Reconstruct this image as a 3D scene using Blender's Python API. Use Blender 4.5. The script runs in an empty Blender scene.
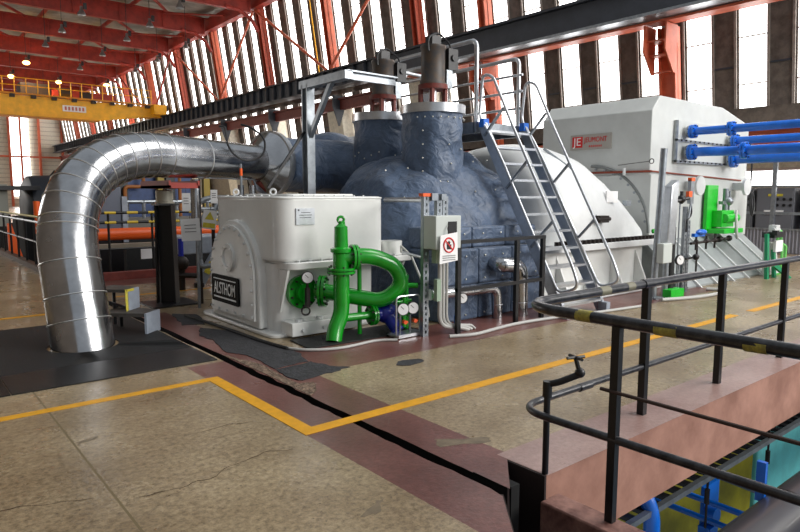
import bpy, bmesh, math, random
from mathutils import Vector, Matrix, noise
random.seed(7)
R = math.radians
S = bpy.context.scene
COL = S.collection

# ------------------------------------------------------------------ helpers
def lin(c):
    return tuple(((v / 255) / 12.92 if v / 255 <= .04045 else ((v / 255 + .055) / 1.055) ** 2.4) for v in c)

MATS = {}
def mat(name, rgb, rough=.5, metal=0., var=.0, vscale=6., bump=0., bscale=20., rgb2=None, emit=0., coat=0., spec=.5, detail=4., rvar=0.):
    if name in MATS: return MATS[name]
    m = bpy.data.materials.new(name); m.use_nodes = True
    nt = m.node_tree; b = nt.nodes['Principled BSDF']
    c = lin(rgb)
    b.inputs['Base Color'].default_value = (*c, 1)
    b.inputs['Roughness'].default_value = rough
    b.inputs['Metallic'].default_value = metal
    b.inputs['Specular IOR Level'].default_value = spec
    b.inputs['Coat Weight'].default_value = coat
    if emit:
        b.inputs['Emission Color'].default_value = (*c, 1); b.inputs['Emission Strength'].default_value = emit
    if var or rgb2 or bump or rvar:
        tc = nt.nodes.new('ShaderNodeTexCoord')
    if var or rgb2:
        n = nt.nodes.new('ShaderNodeTexNoise'); n.inputs['Scale'].default_value = vscale; n.inputs['Detail'].default_value = detail
        n.inputs['Roughness'].default_value = .65
        nt.links.new(tc.outputs['Object'], n.inputs['Vector'])
        r = nt.nodes.new('ShaderNodeValToRGB')
        c2 = lin(rgb2) if rgb2 else tuple(v * (1 - var) for v in c)
        c1 = c if rgb2 else tuple(min(1, v * (1 + var * .6)) for v in c)
        r.color_ramp.elements[0].position = .36; r.color_ramp.elements[1].position = .64
        r.color_ramp.elements[0].color = (*c2, 1); r.color_ramp.elements[1].color = (*c1, 1)
        nt.links.new(n.outputs['Fac'], r.inputs['Fac']); nt.links.new(r.outputs['Color'], b.inputs['Base Color'])
    if rvar:
        n3 = nt.nodes.new('ShaderNodeTexNoise'); n3.inputs['Scale'].default_value = 5; n3.inputs['Detail'].default_value = 6
        nt.links.new(tc.outputs['Object'], n3.inputs['Vector'])
        mr = nt.nodes.new('ShaderNodeMapRange'); mr.inputs['From Min'].default_value = .3; mr.inputs['From Max'].default_value = .7
        mr.inputs['To Min'].default_value = max(0, rough - rvar); mr.inputs['To Max'].default_value = rough + rvar
        nt.links.new(n3.outputs['Fac'], mr.inputs['Value']); nt.links.new(mr.outputs['Result'], b.inputs['Roughness'])
    if bump:
        n2 = nt.nodes.new('ShaderNodeTexNoise'); n2.inputs['Scale'].default_value = bscale; n2.inputs['Detail'].default_value = 6
        nt.links.new(tc.outputs['Object'], n2.inputs['Vector'])
        bp = nt.nodes.new('ShaderNodeBump'); bp.inputs['Strength'].default_value = bump; bp.inputs['Distance'].default_value = .05
        nt.links.new(n2.outputs['Fac'], bp.inputs['Height']); nt.links.new(bp.outputs['Normal'], b.inputs['Normal'])
    MATS[name] = m
    return m

def V(*a): return Vector(a if len(a) > 1 else a[0])

def basis(d):
    d = V(d).normalized()
    u = d.cross(V(0, 0, 1))
    if u.length < 1e-4: u = V(1, 0, 0)
    u.normalize()
    return d, u, u.cross(d).normalized()

class MB:
    def __init__(s): s.v = []; s.f = []; s.mi = []; s.cur = 0
    def add(s, vs, fs):
        k = len(s.v); s.v += [tuple(x) for x in vs]; s.f += [tuple(k + i for i in f) for f in fs]; s.mi += [s.cur] * len(fs); return s
    def hexa(s, p):  # 8 points: bottom loop ccw then top loop
        return s.add(p, [(3, 2, 1, 0), (4, 5, 6, 7), (0, 1, 5, 4), (1, 2, 6, 5), (2, 3, 7, 6), (3, 0, 4, 7)])
    def box(s, a, b):
        x0, x1 = sorted((a[0], b[0])); y0, y1 = sorted((a[1], b[1])); z0, z1 = sorted((a[2], b[2]))
        return s.hexa([(x0, y0, z0), (x1, y0, z0), (x1, y1, z0), (x0, y1, z0), (x0, y0, z1), (x1, y0, z1), (x1, y1, z1), (x0, y1, z1)])
    def bar(s, p, q, w, h, up=(0, 0, 1)):  # rectangular bar from p to q
        p, q = V(p), V(q); d = (q - p).normalized(); u = d.cross(V(up))
        if u.length < 1e-4: u = d.cross(V(0, 1, 0))
        u.normalize(); t = u.cross(d)
        u *= w / 2; t *= h / 2
        return s.hexa([p - u - t, p + u - t, q + u - t, q - u - t, p - u + t, p + u + t, q + u + t, q - u + t])
    def cyl(s, p, q, r, r2=None, n=16, cap=True):
        p, q = V(p), V(q); d, u, w = basis(q - p); r2 = r if r2 is None else r2
        vs = []
        for c, rr in ((p, r), (q, r2)):
            for i in range(n):
                a = 2 * math.pi * i / n; vs.append(c + (u * math.cos(a) + w * math.sin(a)) * rr)
        fs = [(i, (i + 1) % n, n + (i + 1) % n, n + i) for i in range(n)]
        fs = [tuple(reversed(f)) for f in fs]
        if cap: fs += [tuple(range(n)), tuple(range(2 * n - 1, n - 1, -1))]
        return s.add(vs, fs)
    def tube(s, pts, r, n=12, cap=True, closed=False):
        pts = [V(p) for p in pts]; m = len(pts)
        rs = r if isinstance(r, (list, tuple)) else [r] * m
        tg = []
        for i in range(m):
            if closed: t = pts[(i + 1) % m] - pts[i - 1]
            else: t = pts[min(i + 1, m - 1)] - pts[max(i - 1, 0)]
            tg.append(t.normalized())
        d, u, w = basis(tg[0])
        vs = []
        for i in range(m):
            if i:
                ax = tg[i - 1].cross(tg[i])
                if ax.length > 1e-6:
                    ang = tg[i - 1].angle(tg[i]); rot = Matrix.Rotation(ang, 3, ax.normalized())
                    u = rot @ u
            u = (u - tg[i] * u.dot(tg[i])).normalized(); w = u.cross(tg[i])
            for k in range(n):
                a = 2 * math.pi * k / n; vs.append(pts[i] + (u * math.cos(a) + w * math.sin(a)) * rs[i])
        fs = []
        for i in range(m if closed else m - 1):
            j = (i + 1) % m
            for k in range(n):
                fs.append((j * n + k, j * n + (k + 1) % n, i * n + (k + 1) % n, i * n + k))
        if cap and not closed:
            fs += [tuple(range(n)), tuple(reversed(range((m - 1) * n, m * n)))]
        return s.add(vs, fs)
    def lathe(s, c, d, prof, n=32, wob=0., ws=3., cap=True):  # prof: (distance along d, radius)
        c = V(c); d, u, w = basis(d); vs = []
        for t, r in prof:
            for k in range(n):
                a = 2 * math.pi * k / n; dr = (u * math.cos(a) + w * math.sin(a)); p = c + d * t + dr * r
                if wob: p += dr * wob * noise.noise(p * ws)
                vs.append(p)
        m = len(prof); fs = []
        for i in range(m - 1):
            for k in range(n):
                fs.append((i * n + k, i * n + (k + 1) % n, (i + 1) * n + (k + 1) % n, (i + 1) * n + k))
        fs = [tuple(reversed(f)) for f in fs]
        if cap: fs += [tuple(range(n)), tuple(reversed(range((m - 1) * n, m * n)))]
        return s.add(vs, fs)
    def prism(s, poly, o, e1, e2, h):  # poly in (e1,e2) plane at o, extruded along e1 x e2 by h
        o, e1, e2 = V(o), V(e1), V(e2); nn = e1.cross(e2).normalized() * h; n = len(poly)
        if sum(poly[i][0] * poly[(i + 1) % n][1] - poly[(i + 1) % n][0] * poly[i][1] for i in range(n)) < 0: poly = poly[::-1]
        b = [o + e1 * p[0] + e2 * p[1] for p in poly]
        vs = b + [p + nn for p in b]
        fs = [tuple(reversed(range(n))), tuple(range(n, 2 * n))] + [(i, (i + 1) % n, n + (i + 1) % n, n + i) for i in range(n)]
        if h < 0: fs = [tuple(reversed(f)) for f in fs]
        return s.add(vs, fs)
    def slab(s, poly, z0, z1): return s.prism(poly, (0, 0, z0), (1, 0, 0), (0, 1, 0), z1 - z0)
    def sphere(s, c, r, n=14, m=8, sc=(1, 1, 1)):
        vs = []; c = V(c)
        for i in range(m + 1):
            t = math.pi * i / m
            for k in range(n):
                a = 2 * math.pi * k / n; vs.append(c + V(math.sin(t) * math.cos(a) * sc[0], math.sin(t) * math.sin(a) * sc[1], math.cos(t) * sc[2]) * r)
        fs = []
        for i in range(m):
            for k in range(n):
                fs.append((i * n + k, (i + 1) * n + k, (i + 1) * n + (k + 1) % n, i * n + (k + 1) % n))
        return s.add(vs, fs)
    def torus(s, c, d, R0, r, n=24, k=8):
        d, u, w = basis(d); c = V(c)
        return s.tube([c + (u * math.cos(2 * math.pi * i / n) + w * math.sin(2 * math.pi * i / n)) * R0 for i in range(n)], r, k, closed=True)
    def build(s, name, m, parent=None, bevel=0, smooth=True, kind=None, label=None, segs=2):
        off = V(0, 0, 0); p = parent
        while p is not None: off += p.location; p = p.parent
        me = bpy.data.meshes.new(name); me.from_pydata([V(v) - off for v in s.v], [], s.f)
        for mm in (m if isinstance(m, (list, tuple)) else [m]): me.materials.append(mm)
        if any(s.mi): me.polygons.foreach_set('material_index', s.mi)
        bm = bmesh.new(); bm.from_mesh(me); bmesh.ops.remove_doubles(bm, verts=bm.verts, dist=1e-5)
        bmesh.ops.recalc_face_normals(bm, faces=bm.faces); bm.to_mesh(me); bm.free()
        if smooth:
            me.polygons.foreach_set('use_smooth', [True] * len(me.polygons)); me.set_sharp_from_angle(angle=R(38))
        o = bpy.data.objects.new(name, me); COL.objects.link(o)
        if parent is not None: o.parent = parent
        if bevel:
            bv = o.modifiers.new('bevel', 'BEVEL'); bv.width = bevel; bv.segments = segs; bv.limit_method = 'ANGLE'; bv.angle_limit = R(40)
        if kind: o['kind'] = kind
        if label: o['label'] = label
        return o

def tag(o, label, cat, group=None, kind=None):
    o['label'] = label; o['category'] = cat
    if group: o['group'] = group
    if kind: o['kind'] = kind
    return o
def thing(name, label, cat, loc=(0, 0, 0), group=None):
    o = bpy.data.objects.new(name, None); COL.objects.link(o); o.location = loc; o.empty_display_size = .2
    return tag(o, label, cat, group)
def copy_tree(o, parent=None):
    c = o.copy(); COL.objects.link(c)
    if parent is not None: c.parent = parent
    for ch in list(o.children): copy_tree(ch, c)
    return c
def struct(mb, name, m, bevel=0, smooth=True, parent=None): return mb.build(name, m, parent, bevel, smooth, kind='structure' if parent is None else None)
def repeat(proto, offs, parent):  # copies of a part, placed by offset
    for d in offs:
        c = proto.copy(); COL.objects.link(c); c.parent = parent; c.location = proto.location + V(d)
def arc(c, u, w, r, a0, a1, n=8):
    c, u, w = V(c), V(u), V(w)
    return [c + (u * math.cos(R(a0 + (a1 - a0) * i / n)) + w * math.sin(R(a0 + (a1 - a0) * i / n))) * r for i in range(n + 1)]
def rounded(pts, r, n=6):  # polyline with rounded corners
    pts = [V(p) for p in pts]; out = [pts[0]]
    for i in range(1, len(pts) - 1):
        a, b, c = pts[i - 1], pts[i], pts[i + 1]
        rr = min(r, (b - a).length * .49, (c - b).length * .49)
        p, q = b + (a - b).normalized() * rr, b + (c - b).normalized() * rr
        for k in range(n + 1):
            t = k / n; out.append(p * (1 - t) ** 2 + b * 2 * t * (1 - t) + q * t * t)
    out.append(pts[-1]); return out
def text(name, body, m, parent, o, ex, ey, size, depth=.004, width=None):
    cu = bpy.data.curves.new(name, 'FONT'); cu.body = body; cu.size = size; cu.extrude = depth; cu.align_x = 'CENTER'; cu.align_y = 'CENTER'
    t = bpy.data.objects.new(name + '_tmp', cu); COL.objects.link(t)
    dg = bpy.context.evaluated_depsgraph_get(); me = bpy.data.meshes.new_from_object(t.evaluated_get(dg))
    bpy.data.objects.remove(t); bpy.data.curves.remove(cu)
    ex, ey = V(ex).normalized(), V(ey).normalized(); ez = ex.cross(ey)
    xs = [v.co.x for v in me.vertices]; k = width / (max(xs) - min(xs)) if width else 1
    off = V(0, 0, 0); p = parent
    while p is not None: off += p.location; p = p.parent
    for v in me.vertices: v.co = V(o) - off + ex * v.co.x * k + ey * v.co.y + ez * v.co.z
    me.materials.clear(); me.materials.append(m)
    ob = bpy.data.objects.new(name, me); COL.objects.link(ob); ob.parent = parent
    return ob

# ------------------------------------------------------------------ camera
cam = bpy.data.cameras.new('camera'); co = bpy.data.objects.new('camera', cam); COL.objects.link(co)
rt = V(0.772049, -0.635562, 0.001538); dn = V(-0.070186, -0.087664, -0.993674); fw = V(0.631676, 0.767057, -0.112288)
M = Matrix((rt, -dn, -fw)).transposed().to_4x4(); M.translation = (0, 0, 1.75)
co.matrix_world = M
cam.sensor_width = 36; cam.lens = 630.0 / 800 * 36; cam.clip_end = 400
S.camera = co

# ------------------------------------------------------------------ materials
GREY_CONC = mat('wall_concrete', (100, 91, 84), .85, var=.35, vscale=2.5, bump=.15)
FIN_EDGE = mat('fin_edge', (150, 140, 132), .7, var=.2)
ORANGE = mat('orange_steel', (200, 96, 64), .5, var=.18, vscale=2)
REDST = mat('red_oxide_steel', (150, 44, 30), .55, var=.35, vscale=1.2)
CREAM = mat('cream_concrete', (224, 216, 198), .75, var=.15)
BLACKST = mat('black_steel', (22, 22, 25), .4, var=.3, vscale=15)
DARKBEAM = mat('dark_crane_beam', (50, 54, 62), .5, var=.2, vscale=1.5)
GALV = mat('galvanised_steel', (150, 156, 162), .38, .75, var=.2, vscale=8)
ALU = mat('aluminium', (205, 208, 212), .3, .85, var=.1, vscale=10)
CLAD = mat('polished_cladding', (186, 187, 190), .2, 1., var=.2, vscale=2.2, bump=.035, bscale=3, rvar=.08)
WHITE = mat('white_gloss_paint', (226, 227, 224), .24, var=.05, vscale=2, coat=.3)
WHITE2 = mat('white_matt_paint', (214, 216, 216), .42, var=.07, vscale=3)
GENW = mat('generator_paint', (198, 201, 199), .45, var=.08, vscale=1.2)
GREEN = mat('green_gloss_paint', (16, 150, 30), .25, var=.15, vscale=6, coat=.4)
GREEN2 = mat('bright_green_paint', (30, 190, 45), .35, var=.1)
TEAL = mat('teal_green_paint', (20, 140, 95), .4)
LGREEN = mat('light_green_paint', (110, 200, 100), .45)
BLUEP = mat('blue_gloss_paint', (18, 108, 215), .3, var=.15, vscale=4, coat=.3)
DBLUE = mat('dark_blue_enamel', (28, 40, 150), .3)
YEL = mat('crane_yellow', (244, 178, 22), .45, var=.15, vscale=1.5)
YELTAPE = mat('yellow_tape', (205, 190, 60), .5, var=.2, vscale=20)
FYEL = mat('yellow_floor_paint', (222, 160, 26), .5, var=.12, vscale=9)
RUBBER = mat('black_rubber', (15, 16, 18), .6, var=.4, vscale=10, bump=.3, bscale=60)
BRONZE = mat('dark_bolt_steel', (52, 46, 44), .45, .6)
STUD = mat('stud_steel', (225, 222, 210), .3, .6)
RUST = mat('rust_red_cast', (110, 44, 34), .6, var=.3, vscale=10)
MOTOR = mat('weathered_motor', (60, 60, 62), .5, var=.4, vscale=7, rgb2=(84, 68, 54))
PAPER = mat('white_paper', (235, 235, 235), .6)
INK = mat('black_ink', (20, 20, 20), .6)
REDP = mat('red_print', (205, 30, 30), .5)
CABLE = mat('pale_grey_cable', (180, 180, 176), .5)
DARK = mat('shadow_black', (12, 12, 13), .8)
ORPIPE = mat('orange_pipe_paint', (238, 96, 30), .4)
BOXGREY = mat('enclosure_grey', (196, 202, 198), .4)
STEPG = mat('tread_grey', (150, 158, 170), .5, var=.15)
OLIVE = mat('olive_yellow_paint', (150, 140, 20), .5, var=.35, vscale=1.5)
CYAN = mat('pale_cyan_paint', (120, 215, 215), .5, var=.15, vscale=2)
PANE = mat('daylight_glass', (255, 253, 250), .2, emit=5.0)

def lag_mat():
    m = mat('blue_quilted_lagging', (76, 93, 118), .45, var=.24, vscale=3.0)
    nt = m.node_tree; b = nt.nodes['Principled BSDF']; tc = nt.nodes.new('ShaderNodeTexCoord')
    n1 = nt.nodes.new('ShaderNodeTexNoise'); n1.inputs['Scale'].default_value = 5; n1.inputs['Detail'].default_value = 4; n1.inputs['Distortion'].default_value = 1.2
    v = nt.nodes.new('ShaderNodeTexVoronoi'); v.inputs['Scale'].default_value = 3.2
    ad = nt.nodes.new('ShaderNodeMath'); ad.operation = 'ADD'
    bp = nt.nodes.new('ShaderNodeBump'); bp.inputs['Strength'].default_value = .5; bp.inputs['Distance'].default_value = .08
    nt.links.new(tc.outputs['Object'], n1.inputs['Vector']); nt.links.new(tc.outputs['Object'], v.inputs['Vector'])
    nt.links.new(n1.outputs['Fac'], ad.inputs[0]); nt.links.new(v.outputs['Distance'], ad.inputs[1])
    nt.links.new(ad.outputs[0], bp.inputs['Height']); nt.links.new(bp.outputs['Normal'], b.inputs['Normal'])
    b.inputs['Sheen Weight'].default_value = .15
    return m
LAG = lag_mat()

def floor_mat(name, c1, c2, c3, rough, spots):
    m = bpy.data.materials.new(name); m.use_nodes = True; nt = m.node_tree; b = nt.nodes['Principled BSDF']
    tc = nt.nodes.new('ShaderNodeTexCoord')
    def nz(sc, det, ro=.6):
        n = nt.nodes.new('ShaderNodeTexNoise'); n.inputs['Scale'].default_value = sc; n.inputs['Detail'].default_value = det; n.inputs['Roughness'].default_value = ro
        nt.links.new(tc.outputs['Object'], n.inputs['Vector']); return n
    def ramp(f, a, bb, ca, cb):
        r = nt.nodes.new('ShaderNodeValToRGB'); e = r.color_ramp.elements
        e[0].position = a; e[1].position = bb; e[0].color = (*ca, 1); e[1].color = (*cb, 1); nt.links.new(f, r.inputs['Fac']); return r
    big = ramp(nz(.9, 6).outputs['Fac'], .36, .66, lin(c1), lin(c2))
    fine = ramp(nz(24, 6, .8).outputs['Fac'], .34, .60, (.40, .37, .33), (1.15, 1.12, 1.08))
    mx = nt.nodes.new('ShaderNodeMix'); mx.data_type = 'RGBA'; mx.blend_type = 'MULTIPLY'; mx.inputs['Factor'].default_value = spots
    nt.links.new(big.outputs['Color'], mx.inputs['A']); nt.links.new(fine.outputs['Color'], mx.inputs['B'])
    vo = nt.nodes.new('ShaderNodeTexVoronoi'); vo.inputs['Scale'].default_value = 20; nt.links.new(tc.outputs['Object'], vo.inputs['Vector'])
    sp = ramp(vo.outputs['Distance'], .1, .17, (1, 1, 1), (0, 0, 0))
    gate = ramp(nz(6, 3).outputs['Fac'], .55, .6, (0, 0, 0), (.75, .75, .75))
    ml = nt.nodes.new('ShaderNodeMath'); ml.operation = 'MULTIPLY'; nt.links.new(sp.outputs['Color'], ml.inputs[0]); nt.links.new(gate.outputs['Color'], ml.inputs[1])
    mx2 = nt.nodes.new('ShaderNodeMix'); mx2.data_type = 'RGBA'; nt.links.new(ml.outputs[0], mx2.inputs['Factor'])
    nt.links.new(mx.outputs['Result'], mx2.inputs['A']); mx2.inputs['B'].default_value = (*lin(c3), 1)
    nt.links.new(mx2.outputs['Result'], b.inputs['Base Color'])
    rr = nt.nodes.new('ShaderNodeMapRange'); rr.inputs['To Min'].default_value = rough - .1; rr.inputs['To Max'].default_value = rough + .14
    nt.links.new(nz(1.6, 5).outputs['Fac'], rr.inputs['Value']); nt.links.new(rr.outputs['Result'], b.inputs['Roughness'])
    bp = nt.nodes.new('ShaderNodeBump'); bp.inputs['Strength'].default_value = .12; bp.inputs['Distance'].default_value = .02
    nt.links.new(nz(30, 4).outputs['Fac'], bp.inputs['Height']); nt.links.new(bp.outputs['Normal'], b.inputs['Normal'])
    return m
TAN = floor_mat('tan_terrazzo', (134, 116, 90), (172, 156, 128), (62, 50, 40), .27, 1.0)
REDF = floor_mat('red_floor_paint', (96, 58, 52), (128, 86, 80), (58, 38, 36), .3, .6)
BORD = floor_mat('pit_border_paint_sheen', (146, 116, 110), (172, 146, 140), (110, 84, 80), .32, .4)  # purple-grey border, its colour lightened to stand for gloss reflections
PINK = mat('pit_wall_paint', (178, 132, 114), .6, vscale=1.8, rgb2=(140, 98, 82), detail=10)

# ------------------------------------------------------------------ floor
def floor():
    xs = [-14, -6, 0.935, 0.95, 2.3, 2.44, 2.70, 2.79, 3.12, 3.19, 5.0, 6.6, 9, 12, 16, 24, 27]
    ys = [-6, -2, 0, 1.5, 2.33] + [2.33 + .11 * i for i in range(1, 33)] + [5.95 + .25 * i for i in range(0, 28)] + [13.7, 20, 30, 45, 110]
    ys = sorted(set(round(y, 3) for y in ys + [2.75, 5.2, 5.65, 5.85, 6.2, 9.4]))
    mb = MB()
    def P(x, y):
        if x in (2.70, 2.79) and 2.0 < y < 13.6: x += .022 * noise.noise(V(x * 9, y * 5.3, 0)) + .012 * noise.noise(V(x * 3, y * 17, 4))
        return (x, y, 0)
    for i in range(len(xs) - 1):
        for j in range(len(ys) - 1):
            x, y = (xs[i] + xs[i + 1]) / 2, (ys[j] + ys[j + 1]) / 2
            if x > 2.44 and y < 2.33: continue
            if 2.79 < x < 3.12 and y < 2.62: continue
            if 2.70 < x < 2.79 and y < 13.7: continue
            if x > 2.79 and 13.7 < y < 45 and x < 16: continue
            red = (2.3 < x < 3.19 and y < 6.2) or (2.70 < x and y < 2.75) or (x > 2.79 and x < 3.6 and y < 9.4) or (3.19 < x < 11.5 and 5.2 < y < 6.2) or (2.79 < x < 9 and 13 < y < 13.7)
            mb.cur = 2 if .935 < x < .95 else (3 if (x > 3.12 and y < 2.75) else (1 if red else 0))
            mb.add([P(xs[i], ys[j]), P(xs[i + 1], ys[j]), P(xs[i + 1], ys[j + 1]), P(xs[i], ys[j + 1])], [(0, 1, 2, 3)])
    mb.cur = 1; mb.add([(2.44, 2.33, 0), (2.44, 2.03, 0), (2.70, 2.33, 0)], [(0, 1, 2)]); mb.add([(2.80, 2.36, 0), (3.12, 2.66, 0), (2.80, 2.66, 0)], [(0, 1, 2)])
    struct(mb, 'floor', [TAN, REDF, mat('joint_strip', (112, 98, 70), .6), BORD])
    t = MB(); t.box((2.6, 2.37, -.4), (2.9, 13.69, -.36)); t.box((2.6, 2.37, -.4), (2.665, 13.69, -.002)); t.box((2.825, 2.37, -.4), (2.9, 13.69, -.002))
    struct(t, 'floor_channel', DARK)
    # pit edges: slab faces
    w = MB(); w.box((3.12, 2.34, -.58), (27, 2.75, -.003)); struct(w, 'pit_wall_far', PINK)
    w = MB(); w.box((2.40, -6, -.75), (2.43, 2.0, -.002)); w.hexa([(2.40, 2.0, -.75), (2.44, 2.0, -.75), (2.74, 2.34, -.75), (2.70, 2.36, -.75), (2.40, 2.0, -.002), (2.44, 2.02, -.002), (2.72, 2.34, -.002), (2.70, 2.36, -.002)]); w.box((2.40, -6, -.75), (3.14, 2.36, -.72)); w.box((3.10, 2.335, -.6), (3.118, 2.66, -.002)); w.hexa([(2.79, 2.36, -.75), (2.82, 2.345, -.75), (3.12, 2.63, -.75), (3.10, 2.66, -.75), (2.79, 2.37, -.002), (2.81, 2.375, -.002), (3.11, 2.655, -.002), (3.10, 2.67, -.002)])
    struct(w, 'pit_wall_near', mat('pit_edge_shade', (38, 26, 24), .8))  # dark colour paints in the shadow on the slab end and gap
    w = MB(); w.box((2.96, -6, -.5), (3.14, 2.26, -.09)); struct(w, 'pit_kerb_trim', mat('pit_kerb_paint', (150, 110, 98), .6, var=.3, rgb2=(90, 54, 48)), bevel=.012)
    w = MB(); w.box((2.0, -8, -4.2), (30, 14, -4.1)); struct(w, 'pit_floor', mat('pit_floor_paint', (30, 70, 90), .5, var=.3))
    # yellow lines
    y = MB(); y.slab([(2.29, 3.86), (9.6, 3.86), (9.6, 3.98), (2.41, 3.98), (2.41, 5.70), (-4, 5.70), (-4, 5.60), (2.29, 5.60)], .001, .004)
    y.slab([(10.1, 3.84), (23, 3.82), (23, 3.94), (10.1, 3.96)], .001, .004)
    y.slab([(-6, 10.25), (2.2, 10.25), (2.2, 10.37), (-6, 10.37)], .001, .004)
    y.slab([(3.0, 11.3), (8.0, 11.3), (8.0, 11.4), (3.0, 11.4)], .001, .004)
    struct(y, 'floor_line', FYEL)
    # broken asphalt patches in the border by the pedestal
    PATCH = mat('asphalt_patch', (52, 52, 55), .8, var=.35, vscale=9, bump=.4, bscale=30)
    def ragged(poly, n=5, j=.022):
        p = []
        for i in range(len(poly)):
            a, b = V(*poly[i], 0), V(*poly[(i + 1) % len(poly)], 0)
            for k in range(n):
                q = a.lerp(b, k / n); p.append((q.x + random.uniform(-j, j), q.y + random.uniform(-j, j)))
        return p
    for poly in ([(3.16, 7.98), (3.43, 7.52), (3.4, 6.83), (3.46, 6.33), (3.5, 6.0), (3.36, 5.64), (2.95, 5.58), (3.01, 6.17), (2.89, 6.55), (3.0, 7.14), (2.97, 7.52)],
                 [(3.38, 5.60), (3.46, 5.34), (3.62, 5.18), (3.34, 5.12), (2.97, 5.08), (2.93, 5.14), (2.95, 5.53)],
                 [(3.05, 8.3), (3.3, 8.15), (3.5, 8.9), (3.2, 9.2)]):
        struct(MB().slab(ragged(poly), .001, .006), 'floor_patch', PATCH)
    struct(MB().slab(ragged([(2.80, 6.44), (2.94, 5.86), (2.9, 5.0), (3.05, 4.96), (2.93, 4.73), (2.80, 4.62)], 6, .012), .001, .004), 'floor_patch', mat('crumbled_concrete', (120, 100, 84), .9, var=.5, vscale=14, bump=.8, bscale=20))
    struct(MB().slab([(4.19 + .17 * math.cos(R(30 * k)) * (1 + .1 * math.sin(2.3 * k)), 4.92 + .1 * math.sin(R(30 * k)) * (1 + .15 * math.cos(1.7 * k))) for k in range(12)], .001, .006), 'floor_patch', PATCH)
    MARK = mat('scuff_mark', (120, 106, 86), .5, var=.3, vscale=8)
    for poly in ([(1.92, 2.66), (2.0, 2.62), (2.12, 2.72), (2.1, 2.76)], [(2.9, 3.08), (3.26, 2.92), (3.3, 3.0), (2.98, 3.2)], [(.96, 4.72), (1.12, 4.78), (1.1, 4.82), (.97, 4.78)]):
        struct(MB().slab(ragged(poly, 4, .015), .0005, .001), 'floor_mark', MARK)
    p = []
    crk = MB()
    for line in ([(.0, 4.15), (.4, 3.98), (.64, 3.9), (.89, 3.77)], [(1.05, 3.66), (1.11, 3.64), (1.25, 3.63), (1.43, 3.62), (1.63, 3.71), (1.91, 3.77), (2.14, 3.69)], [(1.6, 4.4), (1.9, 4.42), (2.2, 4.36)]):
        pts = []
        for i in range(len(line) - 1):
            for k in range(5):
                q = V(*line[i], 0).lerp(V(*line[i + 1], 0), k / 5); pts.append(q + V(0, .05 * noise.noise(V(q.x * 9, 2, 0)), 0))
        for i in range(len(pts) - 1):
            r0 = .002 + .006 * abs(noise.noise(V(i * .9, 3, 1)))
            crk.add([pts[i] + V(0, -r0, .002), pts[i + 1] + V(0, -r0, .002), pts[i + 1] + V(0, r0, .002), pts[i] + V(0, r0, .002)], [(0, 1, 2, 3)])
    struct(crk, 'floor_crack', mat('crack', (74, 58, 40), .9))
floor()

# rubber matting round the pipe foot
RIB = mat('ribbed_rubber', (17, 18, 20), .42, var=.4, vscale=10)
nt = RIB.node_tree; b = nt.nodes['Principled BSDF']; tc = nt.nodes.new('ShaderNodeTexCoord'); wv = nt.nodes.new('ShaderNodeTexBrick'); wv.inputs['Scale'].default_value = 9; wv.inputs['Mortar Size'].default_value = .05
wv.inputs['Color1'].default_value = (1, 1, 1, 1); wv.inputs['Color2'].default_value = (1, 1, 1, 1); wv.inputs['Mortar'].default_value = (0, 0, 0, 1)
bp = nt.nodes.new('ShaderNodeBump'); bp.inputs['Strength'].default_value = 1; bp.inputs['Distance'].default_value = .02
nt.links.new(tc.outputs['Object'], wv.inputs['Vector']); nt.links.new(wv.outputs['Color'], bp.inputs['Height']); nt.links.new(bp.outputs['Normal'], b.inputs['Normal'])
def matting(name, label, x0, x1, y0, y1, ribs, hole=None):
    poly = [(x0, y0), (x1, y0), (x1, y1), (x0, y1)]
    m = MB()
    if hole:
        hx, hy, hr = hole; n = 32; per = []
        ring = [(hx + hr * math.cos(2 * math.pi * i / n), hy + hr * math.sin(2 * math.pi * i / n)) for i in range(n)]
        for i in range(n):  # project ring directions on the rectangle
            c, s_ = math.cos(2 * math.pi * i / n), math.sin(2 * math.pi * i / n)
            k = min(((x1 - hx) / c if c > 1e-6 else 9), ((x0 - hx) / c if c < -1e-6 else 9), ((y1 - hy) / s_ if s_ > 1e-6 else 9), ((y0 - hy) / s_ if s_ < -1e-6 else 9)); per.append((hx + k * c, hy + k * s_))
        for i in range(n):
            j = (i + 1) % n; a_, b_ = per[i], per[j]; quad = [ring[i], a_]
            if abs(a_[0] - b_[0]) > 1e-6 and abs(a_[1] - b_[1]) > 1e-6:
                quad.append((x1 if max(a_[0], b_[0]) > x1 - 1e-6 else x0, y1 if max(a_[1], b_[1]) > y1 - 1e-6 else y0))
            m.slab(quad + [b_, ring[j]], .001, .012)
    else: m.slab(poly, .001, .012)
    tag(m.build(name, RIB if ribs else RUBBER), label, 'mat', 'black matting by the steam pipe')
matting('rubber_mat', 'ribbed black tread plate nearest the yellow line in front of the steam pipe', .78, 2.66, 6.28, 6.98, True)
matting('rubber_mat', 'plain black mat that the big steam pipe goes down through', .78, 2.66, 6.99, 9.4, False, (1.72, 7.87, .38))
matting('rubber_mat', 'black mat cut off by the frame edge, next to the pipe mat', -2.2, .77, 6.28, 9.5, True)

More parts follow.
